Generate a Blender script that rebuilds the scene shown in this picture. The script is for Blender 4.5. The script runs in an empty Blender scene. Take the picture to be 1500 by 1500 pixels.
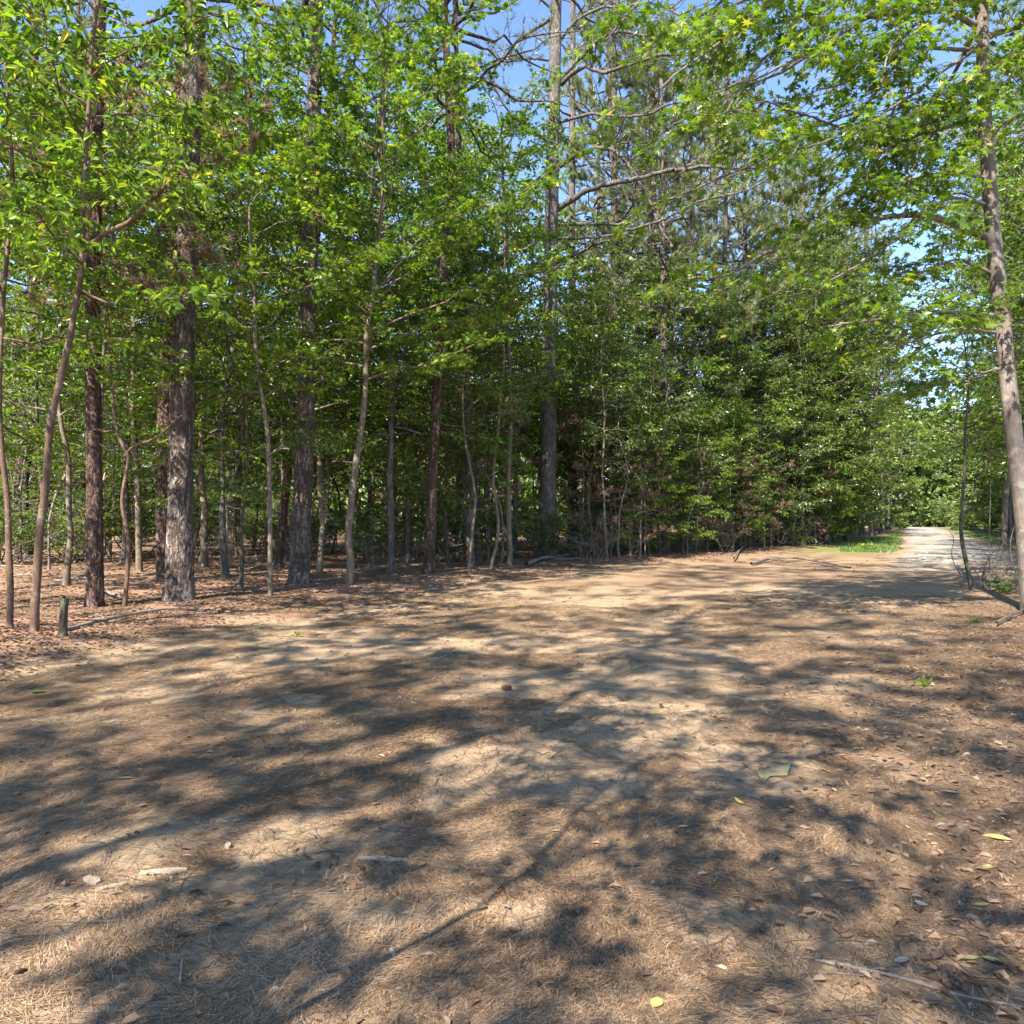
import bpy, math
import numpy as np

# ------------------------------------------------------------------ basics
SC = bpy.context.scene
COL = SC.collection
F, CZ, HY = 1071.0, 1.5, 760.0          # focal length (in photo pixels), eye height, horizon row
R = np.random.default_rng(11)
TAU = 2 * math.pi


def P(px, py, d):
    return np.array([(px - 750) / F * d, d, CZ + (HY - py) / F * d])


def gd(py):
    return CZ * F / (py - HY)


def G(px, py):
    d = gd(py)
    x = (px - 750) / F * d
    return np.array([x, d, float(H(np.array([x]), np.array([d]))[0])])


def nrm(v):
    return v / np.maximum(np.linalg.norm(v, axis=-1, keepdims=True), 1e-9)


def sstep(a, b, x):
    t = np.clip((x - a) / (b - a), 0, 1)
    return t * t * (3 - 2 * t)


def hsh(a, b, seed):
    n = (a.astype(np.int64) * 374761393 + b.astype(np.int64) * 668265263 + seed * 974711) & 0xFFFFFFFF
    n = ((n ^ (n >> 13)) * 1274126177) & 0xFFFFFFFF
    return ((n ^ (n >> 16)) & 0xFFFF) / 65535.0


def vn(x, y, seed=0):
    xi, yi = np.floor(x), np.floor(y)
    fx, fy = x - xi, y - yi
    fx, fy = fx * fx * (3 - 2 * fx), fy * fy * (3 - 2 * fy)
    a, b = hsh(xi, yi, seed), hsh(xi + 1, yi, seed)
    c, d = hsh(xi, yi + 1, seed), hsh(xi + 1, yi + 1, seed)
    return (a * (1 - fx) + b * fx) * (1 - fy) + (c * (1 - fx) + d * fx) * fy


def fbm(x, y, o=4, seed=0):
    s, a, t = 0, .5, 0
    for i in range(o):
        s = s + a * vn(x * 2 ** i + 17.3 * i, y * 2 ** i - 9.1 * i, seed + i)
        t += a
        a *= .5
    return s / t


def worley_edge(u, v, nu, seed):
    """distance-to-edge style cells; u wraps at nu cells"""
    ui, vi = np.floor(u), np.floor(v)
    d1 = np.full(u.shape, 9.); d2 = np.full(u.shape, 9.)
    for i in (-1, 0, 1):
        for j in (-1, 0, 1):
            cu, cv = ui + i, vi + j
            w = np.mod(cu, nu)
            jx, jy = hsh(w, cv, seed), hsh(w, cv, seed + 5)
            d = np.hypot(cu + jx - u, cv + jy - v)
            m = d < d1
            d2 = np.where(m, d1, np.minimum(d2, d)); d1 = np.where(m, d, d1)
    return d2 - d1


# ------------------------------------------------------------------ ground layout
EDGE_L = np.array([(-9, -60), (-7, -6), (-6, 2), (-4.9, 6.7), (-3.1, 13.0), (2.6, 22.3), (9.6, 29), (19.0, 41), (33, 62), (56, 105), (80, 150)], float)
EDGE_R = np.array([(3.0, -60), (1.6, -4), (1.7, 2), (2.4, 4.7), (4.2, 8.5), (5.9, 11.4), (8.8, 14.6), (13.5, 19), (18.6, 25), (28, 40.), (39.5, 64), (62, 107), (88, 150)], float)
ROAD_C = np.array([(9.5, 16.5), (14.0, 22.5), (19.2, 31), (24.0, 40), (36.8, 64), (60, 107), (84, 150)], float)


def sdist(x, y, poly):
    """signed distance to a polyline, positive on its left"""
    best = np.full(np.shape(x), 1e9); sg = np.zeros(np.shape(x))
    for (ax, ay), (bx, by) in zip(poly[:-1], poly[1:]):
        dx, dy = bx - ax, by - ay
        t = np.clip(((x - ax) * dx + (y - ay) * dy) / (dx * dx + dy * dy), 0, 1)
        d = np.hypot(x - ax - t * dx, y - ay - t * dy)
        c = dx * (y - ay) - dy * (x - ax)
        m = d < best
        best = np.where(m, d, best); sg = np.where(m, np.sign(c), sg)
    return best * sg


def H(x, y):
    x = np.asarray(x, float); y = np.asarray(y, float)
    r = np.hypot(x, y)
    h = .16 * (fbm(x * .16, y * .16, 3, 3) - .5) * sstep(3, 12, r)
    h = h + .055 * (fbm(x * 1.1, y * 1.1, 3, 8) - .5)
    h = h + .022 * (fbm(x * 7, y * 7, 3, 9) - .5) * (1 - sstep(9, 16, r))
    sl = sdist(x, y, EDGE_L)
    h = h + .10 * sstep(-.6, 1.6, sl) + .05 * (fbm(x * 2.2, y * 2.2, 2, 21) - .4) * sstep(0, 1.5, sl)
    sr = -sdist(x, y, EDGE_R)
    h = h + .07 * sstep(0, 2.5, sr)
    return h


# ------------------------------------------------------------------ mesh building
class MB:
    def __init__(self):
        self.V, self.F, self.n = [], [], 0

    def add(self, V, F, var=0.5, mat=0, smooth=False):
        V = np.asarray(V, float).reshape(-1, 3); F = np.asarray(F, np.int64)
        if not len(F):
            return self
        var = np.broadcast_to(np.asarray(var, float), (len(F),))
        self.V.append(V); self.F.append((F + self.n, var, mat, smooth)); self.n += len(V)
        return self

    def build(self, name, mats, parent=None, origin=None, attrs=None):
        V = np.concatenate(self.V)
        if origin is not None:
            V = V - np.asarray(origin)
        me = bpy.data.meshes.new(name)
        me.vertices.add(len(V)); me.vertices.foreach_set('co', V.astype(np.float32).ravel())
        loops = np.concatenate([f[0].ravel() for f in self.F]).astype(np.int32)
        tot = np.concatenate([np.full(len(f[0]), f[0].shape[1]) for f in self.F]).astype(np.int32)
        st = np.concatenate([[0], np.cumsum(tot)[:-1]]).astype(np.int32)
        me.loops.add(len(loops)); me.loops.foreach_set('vertex_index', loops)
        me.polygons.add(len(tot)); me.polygons.foreach_set('loop_start', st); me.polygons.foreach_set('loop_total', tot)
        me.polygons.foreach_set('material_index', np.concatenate([np.full(len(f[0]), f[2]) for f in self.F]).astype(np.int32))
        me.polygons.foreach_set('use_smooth', np.concatenate([np.full(len(f[0]), f[3]) for f in self.F]).astype(bool))
        a = me.attributes.new('var', 'FLOAT', 'FACE')
        a.data.foreach_set('value', np.concatenate([f[1] for f in self.F]).astype(np.float32))
        for k, val in (attrs or {}).items():
            a = me.attributes.new(k, 'FLOAT', 'POINT'); a.data.foreach_set('value', val.astype(np.float32))
        for m in (mats if isinstance(mats, (list, tuple)) else [mats]):
            me.materials.append(m)
        me.update(calc_edges=True); me.validate()
        o = bpy.data.objects.new(name, me); COL.objects.link(o)
        if parent is not None:
            o.parent = parent
        elif origin is not None:
            o.location = origin
        return o


def tag(o, label=None, cat=None, group=None, kind=None):
    if label: o['label'] = label
    if cat: o['category'] = cat
    if group: o['group'] = group
    if kind: o['kind'] = kind
    return o


def empty(name, loc, label, cat, group=None):
    o = bpy.data.objects.new(name, None); COL.objects.link(o)
    o.location = loc; o.empty_display_size = .2
    return tag(o, label, cat, group)


def copy_tree(o, loc, rz, s, label=None, group=None):
    c = o.copy(); COL.objects.link(c)
    c.location = loc; c.rotation_euler = (0, 0, rz); c.scale = (s, s, s)
    if label: c['label'] = label
    if group: c['group'] = group
    for ch in list(o.children):
        k = ch.copy(); COL.objects.link(k); k.parent = c
        for g in ch.children:
            q = g.copy(); COL.objects.link(q); q.parent = k
    return c


def tubes(paths, radii, sides):
    """paths (N,S,3), radii (N,S) -> verts, quads"""
    paths = np.asarray(paths, float); radii = np.asarray(radii, float)
    N, S, _ = paths.shape
    t = nrm(np.gradient(paths, axis=1))
    vert = np.abs(t[:, :, 2].mean(1)) > .75
    ref = np.where(vert[:, None, None], np.array([1., 0, 0]), np.array([0, 0, 1.]))
    u = nrm(np.cross(t, np.broadcast_to(ref, t.shape))); v = np.cross(t, u)
    a = np.arange(sides) / sides * TAU
    ring = (u[:, :, None] * np.cos(a)[:, None] + v[:, :, None] * np.sin(a)[:, None]) * radii[:, :, None, None]
    V = (paths[:, :, None] + ring).reshape(-1, 3)
    i = np.arange(N)[:, None, None] * S * sides + np.arange(S - 1)[None, :, None] * sides
    k = np.arange(sides)[None, None]; k2 = (k + 1) % sides
    Q = np.stack([i + k, i + k2, i + sides + k2, i + sides + k], -1).reshape(-1, 4)
    return V, Q


def resample(pts, n):
    """smooth (catmull-rom like) resample of a polyline into n points"""
    pts = np.asarray(pts, float)
    if len(pts) > 2:
        q = np.vstack([2 * pts[0] - pts[1], pts, 2 * pts[-1] - pts[-2]])
        out = []
        for i in range(1, len(q) - 2):
            t = np.linspace(0, 1, 12, endpoint=False)[:, None]
            a, b, c, d = q[i - 1], q[i], q[i + 1], q[i + 2]
            out.append(.5 * (2 * b + (c - a) * t + (2 * a - 5 * b + 4 * c - d) * t ** 2 + (3 * b - a - 3 * c + d) * t ** 3))
        pts = np.vstack(out + [pts[-1:]])
    s = np.concatenate([[0], np.cumsum(np.linalg.norm(np.diff(pts, axis=0), axis=1))])
    x = np.linspace(0, s[-1], n)
    return np.stack([np.interp(x, s, pts[:, k]) for k in range(3)], 1)


def trunk_mesh(mb, path, r, sides=12, bark=0., cell=.07, asp=2.4, flare=.45, seed=1, mat=0, knots=0.):
    """one trunk: tube with root flare, lumps and (optionally) real bark relief"""
    S = len(path)
    t = nrm(np.gradient(path, axis=0))
    u = nrm(np.cross(t, np.array([[1., 0, 0]]))); u = nrm(u); v = np.cross(t, u)
    a = np.arange(sides) / sides * TAU
    h = path[:, 2] - path[0, 2]
    A, Z = np.meshgrid(a, h)
    rr = np.broadcast_to(r[:, None], A.shape).copy()
    fl = np.exp(-np.maximum(Z, 0) / (1.2 * r[0] + .05))
    rr = rr * (1 + flare * fl * (.75 + .5 * np.sin(A * 3 + seed) * np.cos(A * 2 + seed * 2)))
    rr = rr * (1 + (.10 if bark > 0 else .2) * (fbm(np.cos(A) * 1.3 + seed * 7, np.sin(A) * 1.3 + Z * (.8 if bark > 0 else 2.2), 3, seed) - .5) * 2)
    if bark > 0:
        nu = max(6, int(TAU * r[0] / cell))
        uu = A / TAU * nu + .5 * (vn(A * 3, Z * 3, seed) - .5)
        e = worley_edge(uu, Z / (cell * asp), nu, seed + 3)
        rr = rr + bark * (sstep(.02, .38, e) - .6) + bark * .5 * (fbm(uu * 2.5, Z * 18, 2, seed + 9) - .5)
    V = path[:, None] + (u[:, None] * np.cos(a)[None, :, None] + v[:, None] * np.sin(a)[None, :, None]) * rr[:, :, None]
    i = np.arange(S - 1)[:, None] * sides; k = np.arange(sides)[None]; k2 = (k + 1) % sides
    Q = np.stack([i + k, i + k2, i + sides + k2, i + sides + k], -1).reshape(-1, 4)
    top = np.vstack([V.reshape(-1, 3), path[-1:] + t[-1:] * r[-1]])
    mb.add(top, Q, .5, mat, True)


STAR = np.array([(0, -.42), (.10, -.12), (.42, -.30), (.20, .04), (.50, .20), (.17, .20), (0, .58), (-.17, .20), (-.50, .20), (-.20, .04), (-.42, -.30), (-.10, -.12)])


def leaves(mb, c, ax, nm, L, W, shape='oval', mat=0, var=None):
    n = len(c)
    if not n: return
    ax = nrm(ax); sd = nrm(np.cross(ax, nm)); nm = np.cross(sd, ax)
    L = np.broadcast_to(L, (n,))[:, None]; W = np.broadcast_to(W, (n,))[:, None]
    if var is None: var = R.random(n)
    if shape == 'star':
        m = len(STAR)
        cup = .10 * L
        pts = [c + nm * 0 + ax * L * .5]
        for (x, y) in STAR:
            rad = math.hypot(x, y)
            pts.append(c + ax * L * (.5 + y) + sd * L * x - nm * cup * (rad * 2) ** 2 * .6)
        V = np.stack(pts, 1)
        b = np.arange(n)[:, None] * (m + 1)
        k = np.arange(m)
        T = np.stack([np.broadcast_to(b, (n, m)), b + 1 + k, b + 1 + (k + 1) % m], -1).reshape(-1, 3)
        mb.add(V, T, np.repeat(var, m), mat)
        return
    up = .22 * W; dr = .18 * L
    p0 = c; p5 = c + ax * L - nm * dr
    r1 = c + ax * L * .33 + sd * W * .5 + nm * up; r2 = c + ax * L * .72 + sd * W * .36 + nm * (up - dr * .4)
    l1 = c + ax * L * .33 - sd * W * .5 + nm * up; l2 = c + ax * L * .72 - sd * W * .36 + nm * (up - dr * .4)
    V = np.stack([p0, r1, r2, p5, l2, l1], 1)
    b = np.arange(n)[:, None] * 6
    Q = np.concatenate([b + np.array([[0, 1, 2, 3]]), b + np.array([[0, 3, 4, 5]])], 1).reshape(-1, 4)
    mb.add(V, Q, np.repeat(var, 2), mat)


def tufts(mb, c, d, K, L, W, spread, mat=0, droop=0., var=None):
    """needle tufts: K thin triangles round each direction"""
    n = len(c)
    if var is None: var = R.random(n)
    d = nrm(d)
    rnd = nrm(R.normal(size=(n, K, 3)))
    nd = nrm(d[:, None] + rnd * spread + np.array([0, 0, -droop]))
    ln = L * R.uniform(.7, 1.15, (n, K, 1))
    sd = nrm(np.cross(nd, nrm(R.normal(size=(n, K, 3)))))
    b = c[:, None]
    V = np.stack([b + sd * W * .5, b - sd * W * .5, b + nd * ln + np.array([0, 0, -droop * .3]) * ln], 2)
    T = np.arange(n * K * 3).reshape(-1, 3)
    vv = np.clip(var[:, None] + R.normal(0, .12, (n, K)), 0, 1).ravel()
    mb.add(V, T, vv, mat)


def branches(start, az, el, length, S=7, bend=0., wig=.06):
    """bundle of curved branch paths (N,S,3)"""
    N = len(start)
    s = np.linspace(0, 1, S)[None, :, None]
    d = np.stack([np.cos(az) * np.cos(el), np.sin(az) * np.cos(el), np.sin(el)], -1)[:, None]
    L = np.asarray(length).reshape(N, 1, 1)
    bend = np.broadcast_to(bend, (N,)).reshape(N, 1, 1)
    p = start[:, None] + d * s * L
    p = p + np.array([0, 0, 1.]) * bend * L * s ** 2
    w = np.cumsum(R.normal(0, 1, (N, S, 3)), 1); w = w - w[:, :1]
    return p + w * wig * L / math.sqrt(S)


def along(paths, t):
    """points and tangents at params t (N,T) of paths (N,S,3)"""
    N, S, _ = paths.shape
    f = np.clip(t * (S - 1), 0, S - 1.001); i = f.astype(int); f = (f - i)[..., None]
    a = np.take_along_axis(paths, i[..., None], 1); b = np.take_along_axis(paths, i[..., None] + 1, 1)
    return a + (b - a) * f, nrm(b - a)


def twig_sprays(paths, T, L, t0=.25, S=4, up=.15, droop=-.12, flat=.25, taper=.45):
    """side twigs of branches -> (M,S,3)"""
    N = len(paths)
    t = t0 + (1 - t0) * (np.arange(T)[None] + R.random((N, T))) / T
    p, tg = along(paths, t)
    side = nrm(np.cross(tg, np.array([0, 0, 1.])) + 1e-4)
    sgn = np.where((np.arange(T)[None] + R.integers(0, 2, (N, 1))) % 2, 1., -1.)[..., None]
    d = nrm(tg * R.uniform(.3, .9, (N, T, 1)) + side * sgn * R.uniform(.5, 1.1, (N, T, 1)) + R.normal(0, flat, (N, T, 3)) + np.array([0, 0, up]))
    ln = L * (1 - taper * t)[..., None] * R.uniform(.6, 1.25, (N, T, 1))
    p, d, ln = p.reshape(-1, 1, 3), d.reshape(-1, 1, 3), ln.reshape(-1, 1, 1)
    s = np.linspace(0, 1, S)[None, :, None]
    q = p + d * ln * s + np.array([0, 0, 1.]) * droop * ln * s ** 2
    return q + R.normal(0, .025, q.shape) * ln * (s > 0)


def leaf_on(mb, tw, K, L, W, shape='oval', mat=0, t0=.15, hang=.25, jit=.35, flatn=.55, var0=None, varj=.22):
    """leaves alternately along twigs (M,S,3)"""
    M = len(tw)
    t = t0 + (1 - t0) * (np.arange(K)[None] + R.random((M, K))) / K
    p, tg = along(tw, t)
    side = nrm(np.cross(tg, np.array([0, 0, 1.])) + 1e-4)
    sgn = np.where(np.arange(K)[None] % 2, 1., -1.)[..., None]
    ax = nrm(tg * R.uniform(.2, .9, (M, K, 1)) + side * sgn * R.uniform(.4, 1., (M, K, 1)) + R.normal(0, jit, (M, K, 3)) + np.array([0, 0, -hang]))
    nm = nrm(np.array([0, 0, 1.]) + R.normal(0, flatn, (M, K, 3)))
    sz = R.uniform(.6, 1.15, M * K)
    if var0 is None: var0 = R.random(M)
    var = np.clip(np.repeat(var0, K) * .6 + .2 + R.normal(0, varj, M * K), 0, 1)
    leaves(mb, p.reshape(-1, 3) + ax.reshape(-1, 3) * L * .15, ax.reshape(-1, 3), nm.reshape(-1, 3), L * sz, W * sz, shape, mat, var)


# ------------------------------------------------------------------ materials
def mat(name):
    m = bpy.data.materials.new(name); m.use_nodes = True
    nt = m.node_tree; nt.nodes.clear()
    out = nt.nodes.new('ShaderNodeOutputMaterial')
    return m, nt, out


def N(nt, typ, **kw):
    n = nt.nodes.new('ShaderNode' + typ)
    for k, v in kw.items():
        if k.startswith('i_'):
            n.inputs[k[2:].replace('_', ' ')].default_value = v
        else:
            setattr(n, k, v)
    return n


def ramp(nt, fac, stops, interp='LINEAR'):
    r = N(nt, 'ValToRGB'); e = r.color_ramp.elements; r.color_ramp.interpolation = interp
    while len(e) < len(stops): e.new(.5)
    for el, (p, c) in zip(e, stops):
        el.position = p; el.color = (*c, 1)
    nt.links.new(fac, r.inputs[0])
    return r.outputs[0]


def mixc(nt, fac, a, b, mode='MIX'):
    n = N(nt, 'Mix', data_type='RGBA', blend_type=mode)
    for s, v in ((n.inputs[0], fac), (n.inputs[6], a), (n.inputs[7], b)):
        if hasattr(v, 'is_output'): nt.links.new(v, s)
        elif isinstance(v, (int, float)): s.default_value = v
        else: s.default_value = (*v, 1)
    return n.outputs[2]


def mth(nt, op, a, b=0., clamp=False):
    n = N(nt, 'Math', operation=op, use_clamp=clamp)
    for s, v in ((n.inputs[0], a), (n.inputs[1], b)):
        if hasattr(v, 'is_output'): nt.links.new(v, s)
        else: s.default_value = v
    return n.outputs[0]


def noise(nt, vec, scale, detail=4., rough=.6, dist=0.):
    n = N(nt, 'TexNoise'); n.inputs['Scale'].default_value = scale; n.inputs['Detail'].default_value = detail
    n.inputs['Roughness'].default_value = rough; n.inputs['Distortion'].default_value = dist
    nt.links.new(vec, n.inputs['Vector'])
    return n.outputs[0]


def leaf_mat(name, cols, trans=.42, rough=.42, spec=.5, tmul=(1.55, 1.65, .45)):
    m, nt, out = mat(name)
    a = N(nt, 'Attribute', attribute_name='var')
    k = len(cols)
    c = ramp(nt, a.outputs['Fac'], list(zip((0, .36, .70, .95, 1.) if k == 5 else [i / (k - 1) for i in range(k)], cols)))
    b = N(nt, 'BsdfPrincipled'); nt.links.new(c, b.inputs['Base Color'])
    b.inputs['Roughness'].default_value = rough; b.inputs['Specular IOR Level'].default_value = spec
    if trans > 0:
        t = N(nt, 'BsdfTranslucent'); tc = mixc(nt, 1., c, tmul, 'MULTIPLY'); nt.links.new(tc, t.inputs['Color'])
        mx = N(nt, 'MixShader'); mx.inputs[0].default_value = trans
        nt.links.new(b.outputs[0], mx.inputs[1]); nt.links.new(t.outputs[0], mx.inputs[2])
        nt.links.new(mx.outputs[0], out.inputs[0])
    else:
        nt.links.new(b.outputs[0], out.inputs[0])
    return m


def bark_mat(name, dark, mid, light, sx=11., sz=3.2, bump=.6, dist=.03, lichen=None, vor=True):
    m, nt, out = mat(name)
    tc = N(nt, 'TexCoord'); mp = N(nt, 'Mapping'); mp.inputs['Scale'].default_value = (sx, sx, sz)
    nt.links.new(tc.outputs['Object'], mp.inputs[0])
    n1 = noise(nt, tc.outputs['Object'], 2.2, 6., .7)
    wv = N(nt, 'VectorMath', operation='ADD'); nt.links.new(mp.outputs[0], wv.inputs[0])
    nv = N(nt, 'TexNoise'); nv.inputs['Scale'].default_value = 7.; nv.inputs['Detail'].default_value = 3.; nt.links.new(tc.outputs['Object'], nv.inputs[0])
    sc = N(nt, 'VectorMath', operation='MULTIPLY'); sc.inputs[1].default_value = (1.7, 1.7, .6); nt.links.new(nv.outputs['Color'], sc.inputs[0])
    nt.links.new(sc.outputs[0], wv.inputs[1])
    n2 = noise(nt, wv.outputs[0], 2.6, 6., .75)
    fn = noise(nt, wv.outputs[0], .9, 3., .6)
    rid = mth(nt, 'SUBTRACT', 1., mth(nt, 'ABSOLUTE', mth(nt, 'SUBTRACT', mth(nt, 'MULTIPLY', fn, 2.), 1.)))
    fis = ramp(nt, rid, [(.80, (0, 0, 0)), (.97, (1, 1, 1))])
    v = N(nt, 'TexVoronoi', feature='DISTANCE_TO_EDGE'); v.inputs['Scale'].default_value = .8; nt.links.new(wv.outputs[0], v.inputs['Vector'])
    e = mth(nt, 'MULTIPLY', v.outputs['Distance'], 4., True)
    f = mth(nt, 'ADD', mth(nt, 'MULTIPLY', n1, .55), mth(nt, 'MULTIPLY', n2, .5))
    c = ramp(nt, f, [(.36, dark), (.52, mid), (.68, light)])
    deep = tuple(x * .5 for x in dark)
    c = mixc(nt, mth(nt, 'MULTIPLY', fis, .8 if vor else .25), c, deep)
    if vor:
        c = mixc(nt, mth(nt, 'MULTIPLY', mth(nt, 'SUBTRACT', 1., e), .55), c, deep)
    if lichen:
        l = noise(nt, tc.outputs['Object'], 6., 4., .75)
        lf = ramp(nt, l, [(.54, (0, 0, 0)), (.64, (1, 1, 1))])
        c = mixc(nt, mth(nt, 'MULTIPLY', lf, .38), c, lichen)
    b = N(nt, 'BsdfPrincipled'); nt.links.new(c, b.inputs['Base Color'])
    b.inputs['Roughness'].default_value = .88; b.inputs['Specular IOR Level'].default_value = .25
    h = mth(nt, 'SUBTRACT', mth(nt, 'ADD', mth(nt, 'MULTIPLY', e, .5 if vor else .05), mth(nt, 'MULTIPLY', n2, .7)), mth(nt, 'MULTIPLY', fis, .7 if vor else .2))
    bp = N(nt, 'Bump'); bp.inputs['Strength'].default_value = bump; bp.inputs['Distance'].default_value = dist
    nt.links.new(h, bp.inputs['Height']); nt.links.new(bp.outputs[0], b.inputs['Normal'])
    nt.links.new(b.outputs[0], out.inputs[0])
    return m


def plain_mat(name, cols, rough=.8, scale=30., metal=0., spec=.3):
    m, nt, out = mat(name)
    tc = N(nt, 'TexCoord'); n = noise(nt, tc.outputs['Object'], scale)
    c = ramp(nt, n, [(.3, cols[0]), (.7, cols[-1])])
    b = N(nt, 'BsdfPrincipled'); nt.links.new(c, b.inputs['Base Color'])
    b.inputs['Roughness'].default_value = rough; b.inputs['Metallic'].default_value = metal; b.inputs['Specular IOR Level'].default_value = spec
    nt.links.new(b.outputs[0], out.inputs[0])
    return m


def ground_mat():
    m, nt, out = mat('forest_ground')
    tc = N(nt, 'TexCoord'); v = tc.outputs['Object']
    at = {k: N(nt, 'Attribute', attribute_name=k).outputs['Fac'] for k in ('forest', 'leafy', 'gravel', 'grass')}
    big = noise(nt, v, .55, 4., .6); mid = noise(nt, v, 3.2, 5., .65); fine = noise(nt, v, 28., 6., .75); grit = noise(nt, v, 160., 3., .8)
    # streaky needle mat: two stretched noises
    st = []
    for rot, sc in ((.6, (10, 90, 10)), (-.5, (90, 10, 10)), (1.2, (120, 14, 10))):
        mp = N(nt, 'Mapping'); mp.inputs['Rotation'].default_value = (0, 0, rot); mp.inputs['Scale'].default_value = sc
        nt.links.new(v, mp.inputs[0]); st.append(noise(nt, mp.outputs[0], 1., 4., .75, .6))
    s = mth(nt, 'MULTIPLY', mth(nt, 'ADD', mth(nt, 'ADD', st[0], st[1]), st[2]), .3333)
    dirt = ramp(nt, mth(nt, 'ADD', mth(nt, 'MULTIPLY', mid, .6), mth(nt, 'MULTIPLY', fine, .4)), [(.30, (.205, .132, .074)), (.5, (.33, .228, .136)), (.68, (.46, .34, .215))])
    need = ramp(nt, s, [(.38, (.082, .053, .031)), (.48, (.24, .16, .095)), (.58, (.44, .32, .205))])
    cov = ramp(nt, mth(nt, 'ADD', mth(nt, 'MULTIPLY', big, .5), mth(nt, 'MULTIPLY', mid, .5)), [(.44, (.08, .08, .08)), (.60, (.85, .85, .85))])
    c = mixc(nt, cov, dirt, need)
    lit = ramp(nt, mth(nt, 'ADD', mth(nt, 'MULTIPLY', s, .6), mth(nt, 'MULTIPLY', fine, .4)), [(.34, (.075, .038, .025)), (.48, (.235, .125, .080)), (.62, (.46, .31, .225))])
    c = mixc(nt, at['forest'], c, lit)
    lf = ramp(nt, mth(nt, 'ADD', mth(nt, 'MULTIPLY', s, .4), mth(nt, 'MULTIPLY', fine, .6)), [(.34, (.07, .045, .028)), (.5, (.185, .115, .07)), (.64, (.33, .22, .14))])
    c = mixc(nt, at['leafy'], c, lf)
    moss = ramp(nt, noise(nt, v, 1.1, 4., .7), [(.58, (0, 0, 0)), (.68, (1, 1, 1))])
    c = mixc(nt, mth(nt, 'MULTIPLY', mth(nt, 'MULTIPLY', moss, at['forest']), .45), c, (.14, .12, .03))
    gr = ramp(nt, mth(nt, 'ADD', mth(nt, 'MULTIPLY', fine, .6), mth(nt, 'MULTIPLY', grit, .4)), [(.32, (.15, .13, .108)), (.5, (.26, .232, .198)), (.66, (.40, .365, .32))])
    c = mixc(nt, at['gravel'], c, gr)
    ga = ramp(nt, mth(nt, 'ADD', mth(nt, 'MULTIPLY', mid, .5), mth(nt, 'MULTIPLY', fine, .5)), [(.35, (.05, .09, .02)), (.55, (.11, .17, .04)), (.7, (.22, .26, .08))])
    c = mixc(nt, at['grass'], c, ga)
    b = N(nt, 'BsdfPrincipled'); nt.links.new(c, b.inputs['Base Color'])
    b.inputs['Roughness'].default_value = .95; b.inputs['Specular IOR Level'].default_value = .12
    h = mth(nt, 'ADD', mth(nt, 'ADD', mth(nt, 'MULTIPLY', s, .9), mth(nt, 'MULTIPLY', fine, .7)), mth(nt, 'MULTIPLY', grit, .25))
    bp = N(nt, 'Bump'); bp.inputs['Strength'].default_value = .75; bp.inputs['Distance'].default_value = .02
    nt.links.new(h, bp.inputs['Height']); nt.links.new(bp.outputs[0], b.inputs['Normal'])
    nt.links.new(b.outputs[0], out.inputs[0])
    return m


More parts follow.
